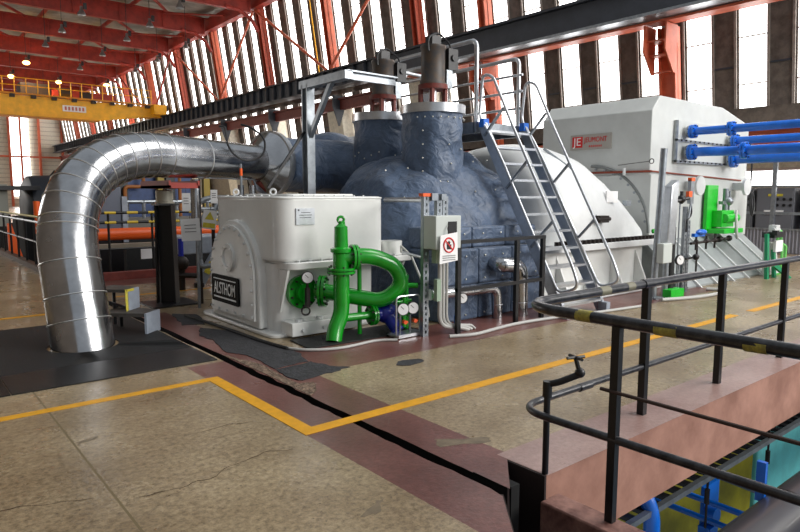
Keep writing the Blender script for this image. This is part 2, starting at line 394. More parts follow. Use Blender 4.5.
# ------------------------------------------------------------------ window wall (leans inwards with height)
def wx(z): return 22.0 + .15 * (9 - z)
PITCH = 1.76; Y0 = 10.9
def lean(mb, x0, x1, y0, y1, z0, z1):
    return mb.hexa([(wx(z0) + x0, y0, z0), (wx(z0) + x1, y0, z0), (wx(z0) + x1, y1, z0), (wx(z0) + x0, y1, z0),
                    (wx(z1) + x0, y0, z1), (wx(z1) + x1, y0, z1), (wx(z1) + x1, y1, z1), (wx(z1) + x0, y1, z1)])
def window_wall():
    b = MB()
    lean(b, .25, .5, -2, 106, 7.8, 9.0); lean(b, .2, .5, -2, 106, 14.6, 16.2); lean(b, -.1, .5, -2, 106, 4.0, 4.65)
    struct(b, 'wall_window_side', GREY_CONC)
    for o, x0, x1, z0, z1 in (('trim_orange', -.15, .4, 3.42, 3.9),):
        struct(lean(MB(), x0, x1, -2, 40, z0, z1), o, ORANGE)
    b = MB(); lean(b, .5, .8, 10.2, 106, 0, 4.2); struct(b, 'wall_lower_side', mat('lower_wall', (120, 112, 100), .8, var=.2))
    n = 0
    for k in range(-3, 54):
        yc = Y0 + PITCH * k
        for z0, z1, ok in ((4.6, 7.85, yc < 62), (8.75, 14.7, yc > 16)):
            if not ok: continue
            n += 1
            w = lean(MB(), .2, .23, yc - .46, yc + .46, z0, z1).build('window_%d' % n, PANE, smooth=False, kind='structure')
            f = MB(); lean(f, .16, .22, yc - .47, yc - .43, z0, z1); lean(f, .16, .22, yc + .43, yc + .47, z0, z1)
            zz = z0 + .85
            while zz < z1:
                f.box((wx(zz) + .15, yc - .45, zz - .02), (wx(zz) + .2, yc + .45, zz + .02)); zz += 1.5 if z1 < 9 else .95
            f.build('window_frame', FIN_EDGE, w, smooth=False)
            y2 = yc + PITCH / 2; hw = PITCH / 2 - .47
            m = MB(); lean(m, .1, .3, y2 - hw, y2 + hw, z0, z1)
            m.cur = 1; lean(m, .05, .3, y2 - hw, y2 - hw + .08, z0, z1); lean(m, .05, .3, y2 + hw - .08, y2 + hw, z0, z1)
            m.cur = 2
            for zz in ((6.0,) if z1 < 9 else ()): m.box((wx(zz) + .05, y2 - .3, zz), (wx(zz) + .12, y2 + .3, zz + .06))
            struct(m, 'wall_fin', [GREY_CONC, FIN_EDGE, DARKBEAM], smooth=False)
window_wall()

COLS = [11.75, 20.2, 24.7, 32.5, 40.4, 48.2, 56.0, 63.8, 71.6, 79.4, 87.2, 95.0]
def column(mb, y, z0, z1, w=.42, dep=.5):  # H section
    for s in (-1, 1): lean(mb, -.1 - dep, -.1, y + s * (w / 2 - .03) - .03, y + s * (w / 2 - .03) + .03, z0, z1)
    lean(mb, -.1 - dep * .6, -.1 - dep * .5, y - w / 2, y + w / 2, z0, z1)
for i, y in enumerate(COLS):
    m = MB(); column(m, y, 8.95, 14.8)
    c = struct(m, 'wall_column', ORANGE if i % 2 else mat('orange_steel_shaded', (176, 70, 44), .55, var=.2))  # every other column in a darker orange that stands for shadow
    if y < 22:
        m = MB(); column(m, y, 0, 7.62, .62, .4); c2 = struct(m, 'wall_column', ORANGE)
        b = MB()
        for s in (-.42, .36):
            b.prism([(-.55, 6.0), (-1.15, 6.7), (-1.15, 7.6), (-.4, 7.6), (-.4, 6.0)], (wx(8), y + s + .06, 0), (1, 0, 0), (0, 0, 1), .06)
        for z in (6.05, 6.6, 7.05): b.box((wx(8) - 1.0 + (7.05 - z) * .5, y - .4, z), (wx(8) - .3, y + .4, z + .05))
        b.build('bracket', ORANGE, c2)
    else:
        m = MB(); lean(m, -.75, .15, y - .75, y + .75, 0, 7.55); struct(m, 'wall_pilaster', CREAM)
        m = MB(); m.prism([(-.1, 7.55), (-1.2, 7.55), (-1.2, 6.9), (-.78, 5.8), (-.7, 5.8)], (wx(8), y - .78, 0), (1, 0, 0), (0, 0, 1), .06)
        struct(m, 'pilaster_trim', DARKBEAM)

# crane runway along the wall
t = thing('crane_runway_beam', 'long dark crane runway girder carried along the window wall', 'girder', (21, 40, 7.85))
m = MB(); m.box((20.7, -4, 7.90), (20.95, 106, 8.80)); m.box((20.45, -4, 8.80), (21.2, 106, 8.88)); m.box((20.45, -4, 7.85), (21.2, 106, 7.91)); m.build('girder', DARKBEAM, t, smooth=False)
s = MB().box((20.5, 27, 7.91), (20.7, 27.06, 8.80)).build('stiffener', DARKBEAM, t, smooth=False); repeat(s, [(0, 1.0 * k, 0) for k in range(1, 78)], t)
MB().box((20.75, -4, 8.88), (20.87, 106, 9.00)).build('rail', BRONZE, t, smooth=False)
m = MB(); m.box((20.3, -4, 7.73), (21.3, 26, 7.83)); m.build('walkway_edge', GALV, t, smooth=False, label='pale grey flange under the girder')
m = MB(); m.box((21.0, -4, 7.63), (21.6, 25, 7.71)); m.build('lower_flange', ORANGE, t, smooth=False, label='orange lower flange')
t = thing('support_beam', 'brown red beam running below the dark crane girder between cream pilasters', 'girder', (21.4, 60, 7.5))
MB().box((21.45, 27, 6.75), (21.75, 106, 7.3)).build('web', RUST, t, smooth=False); MB().box((21.3, 27, 7.3), (21.9, 106, 7.4)).build('flange', RUST, t, smooth=False)

# wall braces, V pairs from the column feet
def brace(y0, z0, y1, z1, label, dull=0):
    p, q = V(wx(z0) - .75, y0, z0), V(wx(z1) - .75, y1, z1)
    tag(MB().cyl(p, q, .09, n=10).build('diagonal_brace', REDST if dull else ORANGE), label, 'brace')
brace(32.7, 9.15, 40.3, 14.1, 'orange diagonal brace rising from the column foot above the grey gantry towards the roof knee')
brace(32.3, 9.15, 24.9, 14.1, 'orange diagonal brace leaning over the windows nearest the valve motors')
brace(48.4, 9.15, 55.9, 14.1, 'orange diagonal brace rising away from the second V foot along the crane girder')
brace(48.0, 9.15, 40.6, 14.1, 'orange diagonal brace of the second V, rising to meet the nearest roof knee')
brace(64.0, 9.15, 71.5, 14.1, 'far thin diagonal brace just above the crane girder end', 1)
brace(63.6, 9.15, 56.2, 14.1, 'far reddish diagonal brace beside the crane end, leaning to the nearer column', 1)
m = MB().cyl((wx(9.0) - .25, 34.3, 9.0), (wx(14.1) - .25, 34.3, 14.1), .04, n=8)
tag(m.build('drain_pipe', YEL), 'thin yellow vertical pipe on the window wall next to a red column', 'pipe')

# ------------------------------------------------------------------ roof
CEIL = mat('roof_sheet', (150, 148, 140), .85, var=.35, vscale=.6)
struct(MB().box((-9, 20, 15.5), (22.2, 106, 15.65)), 'ceiling', CEIL)
struct(MB().box((-9.2, -8, 0), (-9, 106, 15.6)), 'wall_opposite', mat('opposite_wall_paint', (120, 110, 100), .8, var=.2))
TOPS = [40.4, 48.2, 56.0, 63.8, 71.6, 79.4, 87.2, 95.0]
names = ['nearest roof girder crossing the top corner of the hall', 'second roof girder from the top corner, dark in shadow', 'third roof girder counted from the top corner', 'fourth red roof girder counted from the top corner',
         'fifth red roof girder counted from the top corner', 'sixth red roof girder, just above the crane bridge', 'second farthest red roof girder beyond the crane', 'farthest red roof girder by the end wall']
for y, nm in zip(TOPS, names):
    t = thing('roof_girder', 'deep red ' + nm if 'red' not in nm else nm, 'girder', (10, y, 14), 'red roof girders')
    m = MB(); m.box((-8, y - .06, 13.95), (20.2, y + .06, 15.1)); m.build('web', REDST, t, smooth=False)
    m = MB(); m.box((-8, y - .16, 15.08), (20.6, y + .16, 15.15)); m.box((-8, y - .16, 13.9), (20.2, y + .16, 13.96)); m.build('flange', REDST, t, smooth=False)
    s = MB().box((5, y - .12, 13.96), (5.05, y + .12, 15.08)).build('stiffener', REDST, t, smooth=False); repeat(s, [(3 * k, 0, 0) for k in range(1, 6)], t)
    m = MB(); m.tube([(18.4, y - .1, 14.0), (19.4, y - .1, 13.9), (20.2, y - .1, 13.45), (20.7, y - .1, 12.7)], .13, 8); m.tube([(17.0, y, 15.0), (19.0, y - 2.0, 14.8), (20.2, y - 3.6, 14.6)], .07, 6)
    m.build('knee_brace', REDST, t)
for x, nm in ((6, 'farthest from the window wall'), (10.5, 'midway along the girders'), (15, 'between the middle and the window wall')):
    tag(MB().box((x - .08, 33, 15.16), (x + .08, 106, 15.4)).build('roof_purlin', REDST, smooth=False), 'long red purlin lying over the roof girders, ' + nm, 'beam', 'roof purlins')
    for y in TOPS[:6]:
        pass
m = MB(); m.box((20.3, 33, 14.2), (20.8, 106, 14.55)); m.box((20.5, 33, 14.55), (20.6, 106, 15.2)); tag(m.build('eaves_beam', REDST, smooth=False), 'red eaves beam running along the top of the tall strip windows', 'beam')
for i, y in enumerate(TOPS[:-2]):
    for x in (4.0, 12.0):
        tag(MB().bar((x, y, 15.1), (x + 5.5, y + 7.9, 15.1), .12, .18).build('roof_brace', REDST, smooth=False),
            'diagonal roof brace between red girders, ' + ['first', 'second', 'third', 'fourth', 'fifth', 'sixth'][i] + ' bay from the top corner, ' + ('outer' if x < 8 else 'window') + ' side', 'brace', 'diagonal roof braces')

LAMPON = mat('lamp_glow', (255, 205, 110), .3, emit=14.)
LAMPSH = mat('lamp_shade_metal', (150, 150, 150), .3, .8)
LAMPOFF = mat('unlit_lens', (170, 175, 180), .15)
rowname = {10.1: 'row farthest from the windows', 14.1: 'middle row', 18.1: 'row nearest the windows'}
lampspec = {10.1: [42.1, 47.3, 52.6, 60.3, 68.1], 14.1: [37.0, 42.2, 47.0, 53.2, 60.2, 68.6, 75.5], 18.1: [46.6, 52.7, 58.3, 67.5]}
lit = {(10.1, 60.3), (10.1, 68.1), (14.1, 68.6), (14.1, 75.5), (18.1, 67.5)}
ordn = ['nearest', 'second', 'third', 'fourth', 'fifth', 'sixth', 'farthest']
protos = {}
for x, ys in lampspec.items():
    for i, y in enumerate(ys):
        on = (x, y) in lit
        lab = ('glowing' if on else 'unlit') + ' hanging bay lamp under the roof, ' + (ordn[i] if i < len(ys) - 1 else 'farthest') + ' of the ' + rowname[x]
        if on not in protos:
            t = thing('bay_lamp', lab, 'lamp', (x, y, 12.5), 'hanging bay lamps')
            MB().cyl((x, y, 13.0), (x, y, 15.3), .02, n=6).build('rod', BLACKST, t)
            MB().lathe((x, y, 12.35), (0, 0, 1), [(0, .24), (.1, .22), (.26, .12), (.3, .09), (.5, .08), (.52, .02)], 14, cap=False).build('lamp_shade', LAMPSH, t)
            MB().sphere((x, y, 12.42), .27 if on else .16, 12, 6, (1, 1, .6)).build('bulb', LAMPON if on else LAMPOFF, t)
            protos[on] = t
            MB().box((x + .1, y - .12, 12.7), (x + .28, y + .02, 13.05)).build('control_gear', BLACKST, t)
        else:
            t = copy_tree(protos[on]); t.location = (x, y, 12.5); t['label'] = lab

# ------------------------------------------------------------------ end wall
m = MB()
m.box((-6, 106, 0), (22.6, 106.3, 16)); struct(m, 'wall_end', mat('white_corrugated', (206, 200, 184), .6, var=.1))
m = MB()
for k in range(26): m.cyl((-6, 105.98, .4 + k * .62), (22, 105.98, .4 + k * .62), .05, n=6)
struct(m, 'end_wall_trim_1', mat('corrugation_shadowline', (170, 162, 150), .7))
m = MB()
for x in (8.9, 10.2, 14.8, 16.2, 18.6, 21.6): m.box((x, 105.5, 0), (x + .28, 105.95, 15))
for z in (7.0, 13.6): m.box((-6, 105.45, z), (22, 105.7, z + .25))
struct(m, 'end_wall_trim_2', ORANGE, smooth=False)
w = MB().box((15.15, 105.7, 1.5), (17.4, 105.9, 13.4)).build('window_200', PANE, kind='structure', smooth=False)
MB().box((15.1, 105.6, 7.4), (17.5, 105.7, 7.5)).build('window_frame', FIN_EDGE, w)

# overhead crane
t = thing('overhead_crane', 'yellow overhead travelling crane bridge spanning the hall near the far end', 'crane', (10, 60, 8.3))
m = MB(); m.prism([(-4, 8.05), (15, 8.05), (19.5, 8.75), (20.6, 8.75), (20.6, 9.6), (-4, 9.75)], (0, 60.3, 0), (1, 0, 0), (0, 0, 1), .9); m.build('bridge_girder', YEL, t, smooth=False)
m = MB(); m.box((-4, 59.1, 9.7), (20.6, 59.5, 9.82)); m.box((-4, 59.1, 7.98), (15.2, 60.5, 8.06)); m.build('girder_flange', mat('crane_yellow_dark', (200, 130, 14), .5), t, smooth=False)
m = MB(); m.box((19.6, 58.4, 8.9), (20.7, 62.6, 9.75)); m.build('end_carriage', YEL, t, smooth=False)
m = MB()
for y in (58.9, 62): m.cyl((20.4, y, 9.55), (20.95, y, 9.55), .3)
m.build('wheel', BRONZE, t)
m = MB()
for k in range(17): m.cyl((6.5 + k * .82, 59.15, 9.8), (6.5 + k * .82, 59.15, 11.0), .035, n=6)
for z in (10.4, 11.0): m.cyl((-4, 59.15, z), (19.7, 59.15, z), .035, n=6)
m.build('walkway_railing', YEL, t)
s = MB().box((8.6, 59.0, 9.45), (8.95, 59.4, 9.7)).build('cable_bracket', BRONZE, t, smooth=False); repeat(s, [(1.5 * k, 0, 0) for k in range(1, 8)], t)
m = MB(); m.box((9.6, 60.6, 9.9), (11.8, 62.4, 10.9)); m.cyl((12.4, 60.8, 10.3), (13.4, 60.8, 10.3), .45); m.box((14.0, 60.4, 9.9), (14.9, 61.8, 10.5)); m.build('hoist_trolley', BRONZE, t)
MB().box((11.9, 60.5, 10.0), (17.0, 62.0, 10.5)).build('trolley_frame', REDST, t)
p = MB().box((12.4, 59.36, 8.65), (14.2, 59.39, 9.15)).build('capacity_plate', PAPER, t, label='pale plate with faded red marks')
m = MB()
for k in range(6): m.box((12.55 + k * .27, 59.34, 8.75), (12.7 + k * .27, 59.36, 9.05))
m.build('plate_marks', mat('faded_red', (190, 110, 100), .6), p)
# ------------------------------------------------------------------ steam pipe
def steam_pipe():
    t = thing('steam_pipe', 'huge polished silver steam pipe rising from black mat and bending towards blue turbine', 'pipe', (1.73, 8.06, 0))
    c0, c1, c2 = V(1.72, 7.87, 0), V(1.63, 8.5, 2.31), V(4.8, 9.47, 2.26)
    b0, b2 = c0.lerp(c1, .40), c1.lerp(c2, .46)
    ctrl = [V(1.73, 7.76, -.45), c0] + [b0 * (1 - k / 28) ** 2 + c1 * 2 * (k / 28) * (1 - k / 28) + b2 * (k / 28) ** 2 for k in range(29)] + [c2]
    # resample
    L = [0]
    for a, b in zip(ctrl, ctrl[1:]): L.append(L[-1] + (b - a).length)
    def at(s):
        for i in range(len(L) - 1):
            if s <= L[i + 1]: return ctrl[i].lerp(ctrl[i + 1], (s - L[i]) / max(1e-6, L[i + 1] - L[i]))
        return ctrl[-1]
    N = 90; pts = [at(L[-1] * i / N) for i in range(N + 1)]
    rad = [.345 - .065 * i / N for i in range(N + 1)]
    MB().tube(pts, rad, 40).build('pipe_cladding', CLAD, t)
    proto = None
    tot = L[-1]
    seams = [.75, 1.05, 1.45, 1.85, 1.95, 2.18, 2.38, 2.58, 2.78, 2.98, 3.18, 3.4, 3.6, 3.85, 4.5]
    for s in seams:
        if s > tot - .1: continue
        p = at(s); d = (at(s + .02) - at(s - .02)); r = .345 - .065 * s / tot
        MB().torus(p, d, r + .001, .008, 40, 6).build('seam_band', mat('seam_steel', (232, 232, 230), .3, .9), t)
    e = pts[-1]; d = (pts[-1] - pts[-3]).normalized()
    MB().lathe(e - d * .02, d, [(0, .285), (.06, .33), (.22, .49), (.24, .51)], 36).build('flared_cone', CLAD, t)
    MB().lathe(e + d * .22, d, [(0, .51), (0, .54), (.1, .54), (.1, .3)], 36).build('end_ring', ALU, t)
    MB().cyl(e + d * .0 - V(0, 0, .3), e + d * .25 - V(0, 0, .46), .05, .05, 8).build('drain_stub', RUST, t)
    # cable loop on top
    m = MB().tube(rounded([(3.84, 8.75, 2.72), (3.91, 8.7, 2.72), (3.94, 8.7, 2.4), (4.19, 8.7, 2.22), (4.52, 8.7, 2.32), (4.56, 8.72, 2.6), (4.4, 8.9, 2.76), (4.3, 9.0, 2.8)], .18), .016, 8)
    tag(m.build('hanging_cable', BLACKST), 'grey cable looped round the silver pipe before its flared end', 'cable')
steam_pipe()

# pipe support post
t = thing('pipe_support_post', 'black H-section post carrying the silver pipe on a spring can and red cradle', 'support', (3.56, 10.1, 0))
m = MB()
for s in (-1, 1): m.bar((3.56 + s * .11, 10.1 - s * .09, .02), (3.56 + s * .09, 10.1 - s * .075, 1.58), .2, .026, (1, -.8, 0))
m.bar((3.56, 10.1, .02), (3.56, 10.1, 1.58), .02, .22, (1, -.8, 0)); m.build('column', BLACKST, t)
MB().box((3.2, 9.75, 0), (3.95, 10.45, .025)).build('base_plate', BLACKST, t)
MB().box((3.40, 9.94, 1.58), (3.74, 10.27, 1.61)).build('cap_plate', BLACKST, t)
MB().lathe((3.56, 10.1, 1.61), (0, 0, 1), [(0, .15), (.02, .15), (.03, .13), (.2, .13), (.21, .1), (.21, .02), (.23, .02)], 24).build('spring_can', mat('spring_can_steel', (190, 187, 172), .4, .3), t)
m = MB(); m.box((3.25, 9.0, 1.84), (3.70, 10.25, 1.88)); m.box((3.25, 9.0, 1.84), (3.28, 10.25, 1.95)); m.box((3.67, 9.0, 1.84), (3.70, 10.25, 1.95)); m.box((3.25, 9.02, 1.84), (3.70, 9.05, 1.92)); m.build('cradle', REDST, t, label='dull red cradle')
t.location.x -= .07
m = MB().cyl((4.05, 9.55, .0), (4.05, 9.55, 1.05), .022); m.cyl((4.05, 9.55, .62), (4.2, 9.5, .62), .04); m.lathe((4.05, 9.55, 0), (0, 0, 1), [(0, .09), (.02, .09), (.03, .02)], 12)
tag(m.build('valve_spindle', BLACKST), 'thin black upright spindle just beside the black pipe post', 'valve')

# step stool
t = thing('step_stool', 'small two-step stool with dark treads and grey ends beside the pipe foot', 'stool', (2.4, 8.6, 0))
TR = mat('worn_black_tread', (70, 66, 62), .6, var=.3, vscale=15)
MB().slab([(2.46, 8.02), (2.70, 8.24), (2.38, 8.72), (2.02, 8.42)], .225, .27).build('lower_tread', TR, t)
MB().slab([(2.36, 8.38), (2.55, 8.56), (2.36, 8.95), (2.03, 8.68)], .5, .54).build('upper_tread', TR, t)
MB().slab([(2.46, 8.01), (2.48, 7.99), (2.72, 8.21), (2.70, 8.23)], .0, .27).build('grey_end', STEPG, t)
MB().slab([(2.36, 8.37), (2.38, 8.35), (2.57, 8.53), (2.55, 8.55)], .27, .54).build('grey_end', STEPG, t)
for a, z in (((2.06, 8.43), .23), ((2.37, 8.68), .23), ((2.08, 8.66), .5), ((2.35, 8.9), .5)):
    MB().box((a[0] - .018, a[1] - .018, 0), (a[0] + .018, a[1] + .018, z)).build('leg', BLACKST, t)
MB().bar((2.08, 8.6, .42), (2.4, 8.42, .29), .03, .03).build('side_rail', BLACKST, t)
m = MB(); m.bar((2.355, 8.35, .545), (2.355, 8.34, .28), .03, .012); m.bar((2.36, 8.34, .53), (2.47, 8.43, .53), .012, .03); m.torus((2.355, 8.33, .25), (1, -.6, 0), .035, .008, 12, 6)
tag(m.build('yellow_strap', YELTAPE), 'short yellow strap hanging from the upper step of the stool', 'strap')

# ------------------------------------------------------------------ white bearing pedestal
def rrect(x0, x1, y0, y1, r, n=5):
    p = []
    for cx, cy, a in ((x1 - r, y1 - r, 0), (x0 + r, y1 - r, 90), (x0 + r, y0 + r, 180), (x1 - r, y0 + r, 270)):
        for i in range(n + 1): p.append((cx + r * math.cos(R(a + 90 * i / n)), cy + r * math.sin(R(a + 90 * i / n))))
    return p
def pedestal():
    t = thing('bearing_pedestal', 'big white glossy bearing pedestal with black name plate in front of the blue turbine', 'machine housing', (4.6, 7.8, 0))
    m = MB(); m.slab(rrect(3.70, 5.22, 6.86, 8.72, .16), .02, .9); m.build('lower_housing', WHITE, t, bevel=.01)
    m = MB(); m.slab(rrect(3.57, 5.25, 6.76, 8.98, .12), 0, .05); m.build('base_flange', WHITE, t, bevel=.012)
    m = MB(); m.slab(rrect(3.74, 5.26, 6.62, 8.7, .14), .84, .93); m.slab(rrect(5.1, 5.68, 6.62, 7.02, .05), .845, .925); m.build('joint_flange', WHITE, t, bevel=.012)
    m = MB(); m.slab(rrect(3.66, 5.30, 6.70, 8.62, .22, 8), .93, 1.73); m.build('upper_cover', WHITE, t, bevel=.045, segs=4)
    m = MB(); m.slab(rrect(3.66, 5.305, 6.69, 8.66, .22, 8), 1.695, 1.72)
    m.slab(rrect(3.95, 5.0, 7.0, 8.3, .12), 1.73, 1.76); m.build('top_lid', WHITE, t, bevel=.008)
    # bonnet: round-headed bearing case on the end
    cy, r = 7.86, .69
    def headed(rr, zb): return [(-(cy - rr), zb)] + [(-(cy + rr * math.cos(R(180 - 180 * i / 20))), .70 + rr * math.sin(R(180 * i / 20))) for i in range(21)] + [(-(cy + rr), zb)]
    def plate(rr, zb, x, d): return MB().prism([(-p[0], p[1]) for p in headed(rr, zb)], (x, 0, 0), (0, 1, 0), (0, 0, 1), -d)
    plate(.72, .06, 4.09, .50).build('bearing_bonnet', WHITE, t, bevel=.02)
    plate(.655, .15, 3.59, .04).build('cover_plate', WHITE, t, bevel=.008)
    hub = MB().lathe((3.552, 7.9, .92), (-1, 0, 0), [(0, .19), (.035, .19), (.04, .15), (.04, .13), (.02, .12), (.02, 0.02)], 28); hub.build('hub_cover', WHITE, t)
    bolt = MB().cyl((3.552, cy - .615, .7), (3.53, cy - .615, .7), .018, n=8).build('cover_bolt', WHITE2, t)
    offs = []
    for i in range(1, 13):
        a = R(180 * i / 12); offs.append((0, .615 - .615 * math.cos(a), .615 * math.sin(a)))
    for z in (-.16, -.34, -.5): offs += [(0, 0, z), (0, 1.23, z)]
    for y in (.25, .5, .75, 1.0): offs.append((0, y, -.51))
    repeat(bolt, offs, t)
    hb = MB().cyl((3.53, 7.9 + .168, .92), (3.505, 7.9 + .168, .92), .012, n=8).build('hub_bolt', WHITE2, t)
    repeat(hb, [(0, .168 * (math.cos(R(a)) - 1), .168 * math.sin(R(a))) for a in range(45, 360, 45)], t)
    p = MB().prism(rrect(7.585, 8.43, .29, .66, .03), (3.545, 0, 0), (0, 1, 0), (0, 0, 1), -.02).build('name_plate', mat('plate_black', (10, 10, 11), .7, spec=.2), t, label='black maker plate')
    m = MB(); m.box((3.522, 7.66, .60), (3.526, 8.36, .612)); m.box((3.522, 7.66, .345), (3.526, 8.36, .365)); m.build('plate_lines', ALU, p)
    text('plate_lettering', 'ALSTHOM', ALU, p, (3.523, 8.01, .475), (0, -1, 0), (0, 0, 1), .23, .003, .66)
    p = MB().box((3.88, 6.685, 1.385), (4.14, 6.70, 1.585)).build('data_plate', ALU, t, label='small metal data plate')
    m = MB()
    for k, (a, b) in enumerate(((3.95, 4.08), (3.92, 4.1), (3.93, 4.09))): m.box((a, 6.682, 1.53 - .03 * k), (b, 6.686, 1.536 - .03 * k))
    m.box((3.905, 6.682, 1.555), (3.925, 6.686, 1.572)); m.build('plate_print', INK, p)
    # gussets, foot
    for x in (3.735, 5.55):
        MB().prism([(6.66, .84), (6.87, .84), (6.87, .3)] if x < 5 else [(6.66, .84), (6.9, .84), (6.9, .45)], (x, 0, 0), (0, 1, 0), (0, 0, 1), .03).build('gusset', WHITE, t)
    m = MB(); m.box((3.75, 6.6, .03), (4.75, 6.88, .2)); m.build('foot_block', WHITE, t, bevel=.01)
    b = MB().cyl((3.9, 6.7, .2), (3.9, 6.7, .225), .05, n=8).build('foot_bolt', WHITE2, t); repeat(b, [(.3, 0, 0), (.62, 0, 0)], t)
    b = MB().cyl((3.9, 6.6, .1), (3.9, 6.575, .1), .022, n=8).build('side_bolt', WHITE2, t); repeat(b, [(.3, 0, 0), (.62, 0, 0)], t)
    b = MB().cyl((3.9, 6.67, .93), (3.9, 6.67, .955), .018, n=6).build('joint_bolt', WHITE2, t)
    repeat(b, [(.16 * i, 0, 0) for i in range(1, 9)] + [(1.5, 0, 0), (1.68, 0, 0), (-.09, .4, 0), (-.09, .62, 0)], t)
    b = MB().cyl((3.9, 6.78, 1.72), (3.9, 6.78, 1.745), .016, n=6).build('lid_bolt', WHITE2, t)
    repeat(b, [(.15 * i, 0, 0) for i in range(1, 8)] + [(-.17, .1 + .2 * i, 0) for i in range(1, 8)], t)
    for x, y in ((3.84, 7.18), (3.84, 8.25)):
        MB().torus((x, y, 1.785), (0.6, .8, 0), .036, .013, 16, 8).build('lifting_eye', WHITE2, t)
    MB().cyl((5.46, 6.82, .93), (5.46, 6.82, 1.12), .15, n=20).build('vent_cap', WHITE, t)
    m = MB().cyl((3.78, 7.95, 1.76), (3.78, 7.95, 2.16), .016, n=8)
    m = m.build('probe_rod', GALV, t); MB().cyl((3.78, 7.95, 2.0), (3.78, 7.95, 2.1), .02, n=8).build('orange_band', ORPIPE, m)
pedestal()
tag(MB().slab([(3.66, 6.07), (5.3, 6.0), (5.35, 6.55), (3.70, 6.58)], .001, .016).build('floor_mat', RUBBER, bevel=.004), 'black mat under the green pipework', 'mat')

# ------------------------------------------------------------------ green pipework
def flange(mb, c, d, r, th):
    c = V(c); d = V(d).normalized(); mb.cyl(c - d * th, c - d * .006, r, n=24); mb.cyl(c + d * .006, c + d * th, r, n=24)
def flange_bolts(c, d, r, th, m, par, n=8):
    d, u, w = basis(d); c = V(c)
    proto = None
    for i in range(n):
        a = 2 * math.pi * (i + .5) / n; p = c + (u * math.cos(a) + w * math.sin(a)) * r
        MB().cyl(p - d * (th + .022), p + d * (th + .022), .013, n=6).build('flange_bolt', m, par)
def green_pipes():
    t = thing('green_relief_pipework', 'glossy green looped pipe with bolted flanges and relief valve before the white pedestal', 'pipework', (4.25, 6.3, 0))
    x, y = 4.24, 6.26
    m = MB().tube(rounded([(4.08, 6.2, 0.0), (4.13, 6.24, .14), (x, y, .32), (x, y, .85)], .14), [.105] * 0 or .098, 20); m.build('riser', GREEN, t)
    f = MB(); flange(f, (x, y, .845), (0, 0, 1), .17, .035); fo = f.build('riser_flange', GREEN, t); flange_bolts((x, y, .845), (0, 0, 1), .145, .035, BRONZE, fo)
    MB().cyl((x, y, .88), (x, y, 1.08), .1, n=20).build('tee_body', GREEN, t)
    m = MB(); m.lathe((x, y, 1.05), (0, 0, 1), [(0, .1), (.02, .13), (.06, .13), (.08, .085), (.32, .08), (.34, .05), (.36, .03)], 20); m.build('relief_valve', GREEN, t)
    m = MB().tube(arc((x, y, 1.455), (1, -.4, 0), (0, 0, 1), .035, -60, 240, 10), .017, 8); m.cyl((x, y, 1.36), (x, y, 1.44), .03, n=12); m.bar((x + .04, y, 1.46), (x + .06, y, 1.34), .015, .015); m.build('valve_cap', GREEN, t)
    d = V(.93, -.3, 0).normalized()
    f = MB(); flange(f, V(x, y, 1.0) + d * .16, d, .155, .035); fo = f.build('loop_flange', GREEN, t); flange_bolts(V(x, y, 1.0) + d * .16, d, .125, .035, BRONZE, fo)
    a = V(x, y, 1.0)
    m = MB().tube(rounded([a, a + d * .36 + V(0, 0, .02), a + d * .70 + V(0, 0, -.12), a + d * .80 + V(0, 0, -.36), a + d * .58 + V(0, .06, -.58), a + V(-.03, .37, -.45)], .3, 10), .1, 20); m.build('loop_pipe', GREEN, t)
    d2 = V(-.72, .68, 0).normalized(); c = a + V(-.03, .37, -.45)
    f = MB(); flange(f, c, d2, .2, .04); fo = f.build('housing_flange', GREEN, t); flange_bolts(c, d2, .165, .04, BRONZE, fo, 10)
    MB().cyl(c + d2 * .03, c + d2 * .1, .1, n=20).build('spool', GREEN, t)
    f = MB().cyl((4.02, 6.855, .54), (4.02, 6.78, .54), .21, n=28); f.cyl((4.02, 6.78, .54), (4.02, 6.7, .54), .12, n=20); fo = f.build('blank_flange', GREEN, t); flange_bolts((4.02, 6.8, .54), (0, 1, 0), .175, .03, BRONZE, fo, 10)
    # lower branch
    m = MB().tube([(x, y, .26), (4.72, 6.2, .26)], .05, 14); m.build('branch_pipe', GREEN, t)
    f = MB(); flange(f, (4.66, 6.2, .26), (1, -.1, 0), .13, .03); fo = f.build('branch_flange', GREEN, t); flange_bolts((4.66, 6.2, .26), (1, -.1, 0), .1, .03, BRONZE, fo, 6)
    MB().cyl((4.55, 6.32, .0), (4.55, 6.32, 1.0), .028, n=10).build('drain_pipe', GREEN, t)
    f = MB(); f.cyl((5.2, 6.2, .02), (5.2, 6.2, .72), .04, n=12); f.cyl((5.2, 6.2, .58), (5.34, 6.12, .58), .035, n=10); f.cyl((5.04, 6.2, .26), (5.2, 6.2, .26), .09, n=14); f.build('standpipe', GREEN, t)
    return t
green_pipes()
t = thing('blue_strainer_valve', 'dark blue valve body bolted to the green lower branch pipe', 'valve', (4.86, 6.2, .26))
m = MB(); m.sphere((4.87, 6.19, .26), .13, 18, 10, (1.1, 1, 1)); m.cyl((4.71, 6.2, .26), (5.03, 6.18, .26), .085, n=16); m.build('body', DBLUE, t)
m = MB().cyl((4.87, 6.14, .22), (4.9, 6.0, .08), .085, n=16); m.cyl((4.9, 6.0, .08), (4.905, 5.985, .06), .1, n=16); m.build('strainer_leg', DBLUE, t)
MB().cyl((4.87, 6.19, .36), (4.87, 6.19, .42), .04, n=12).build('stem', DBLUE, t)

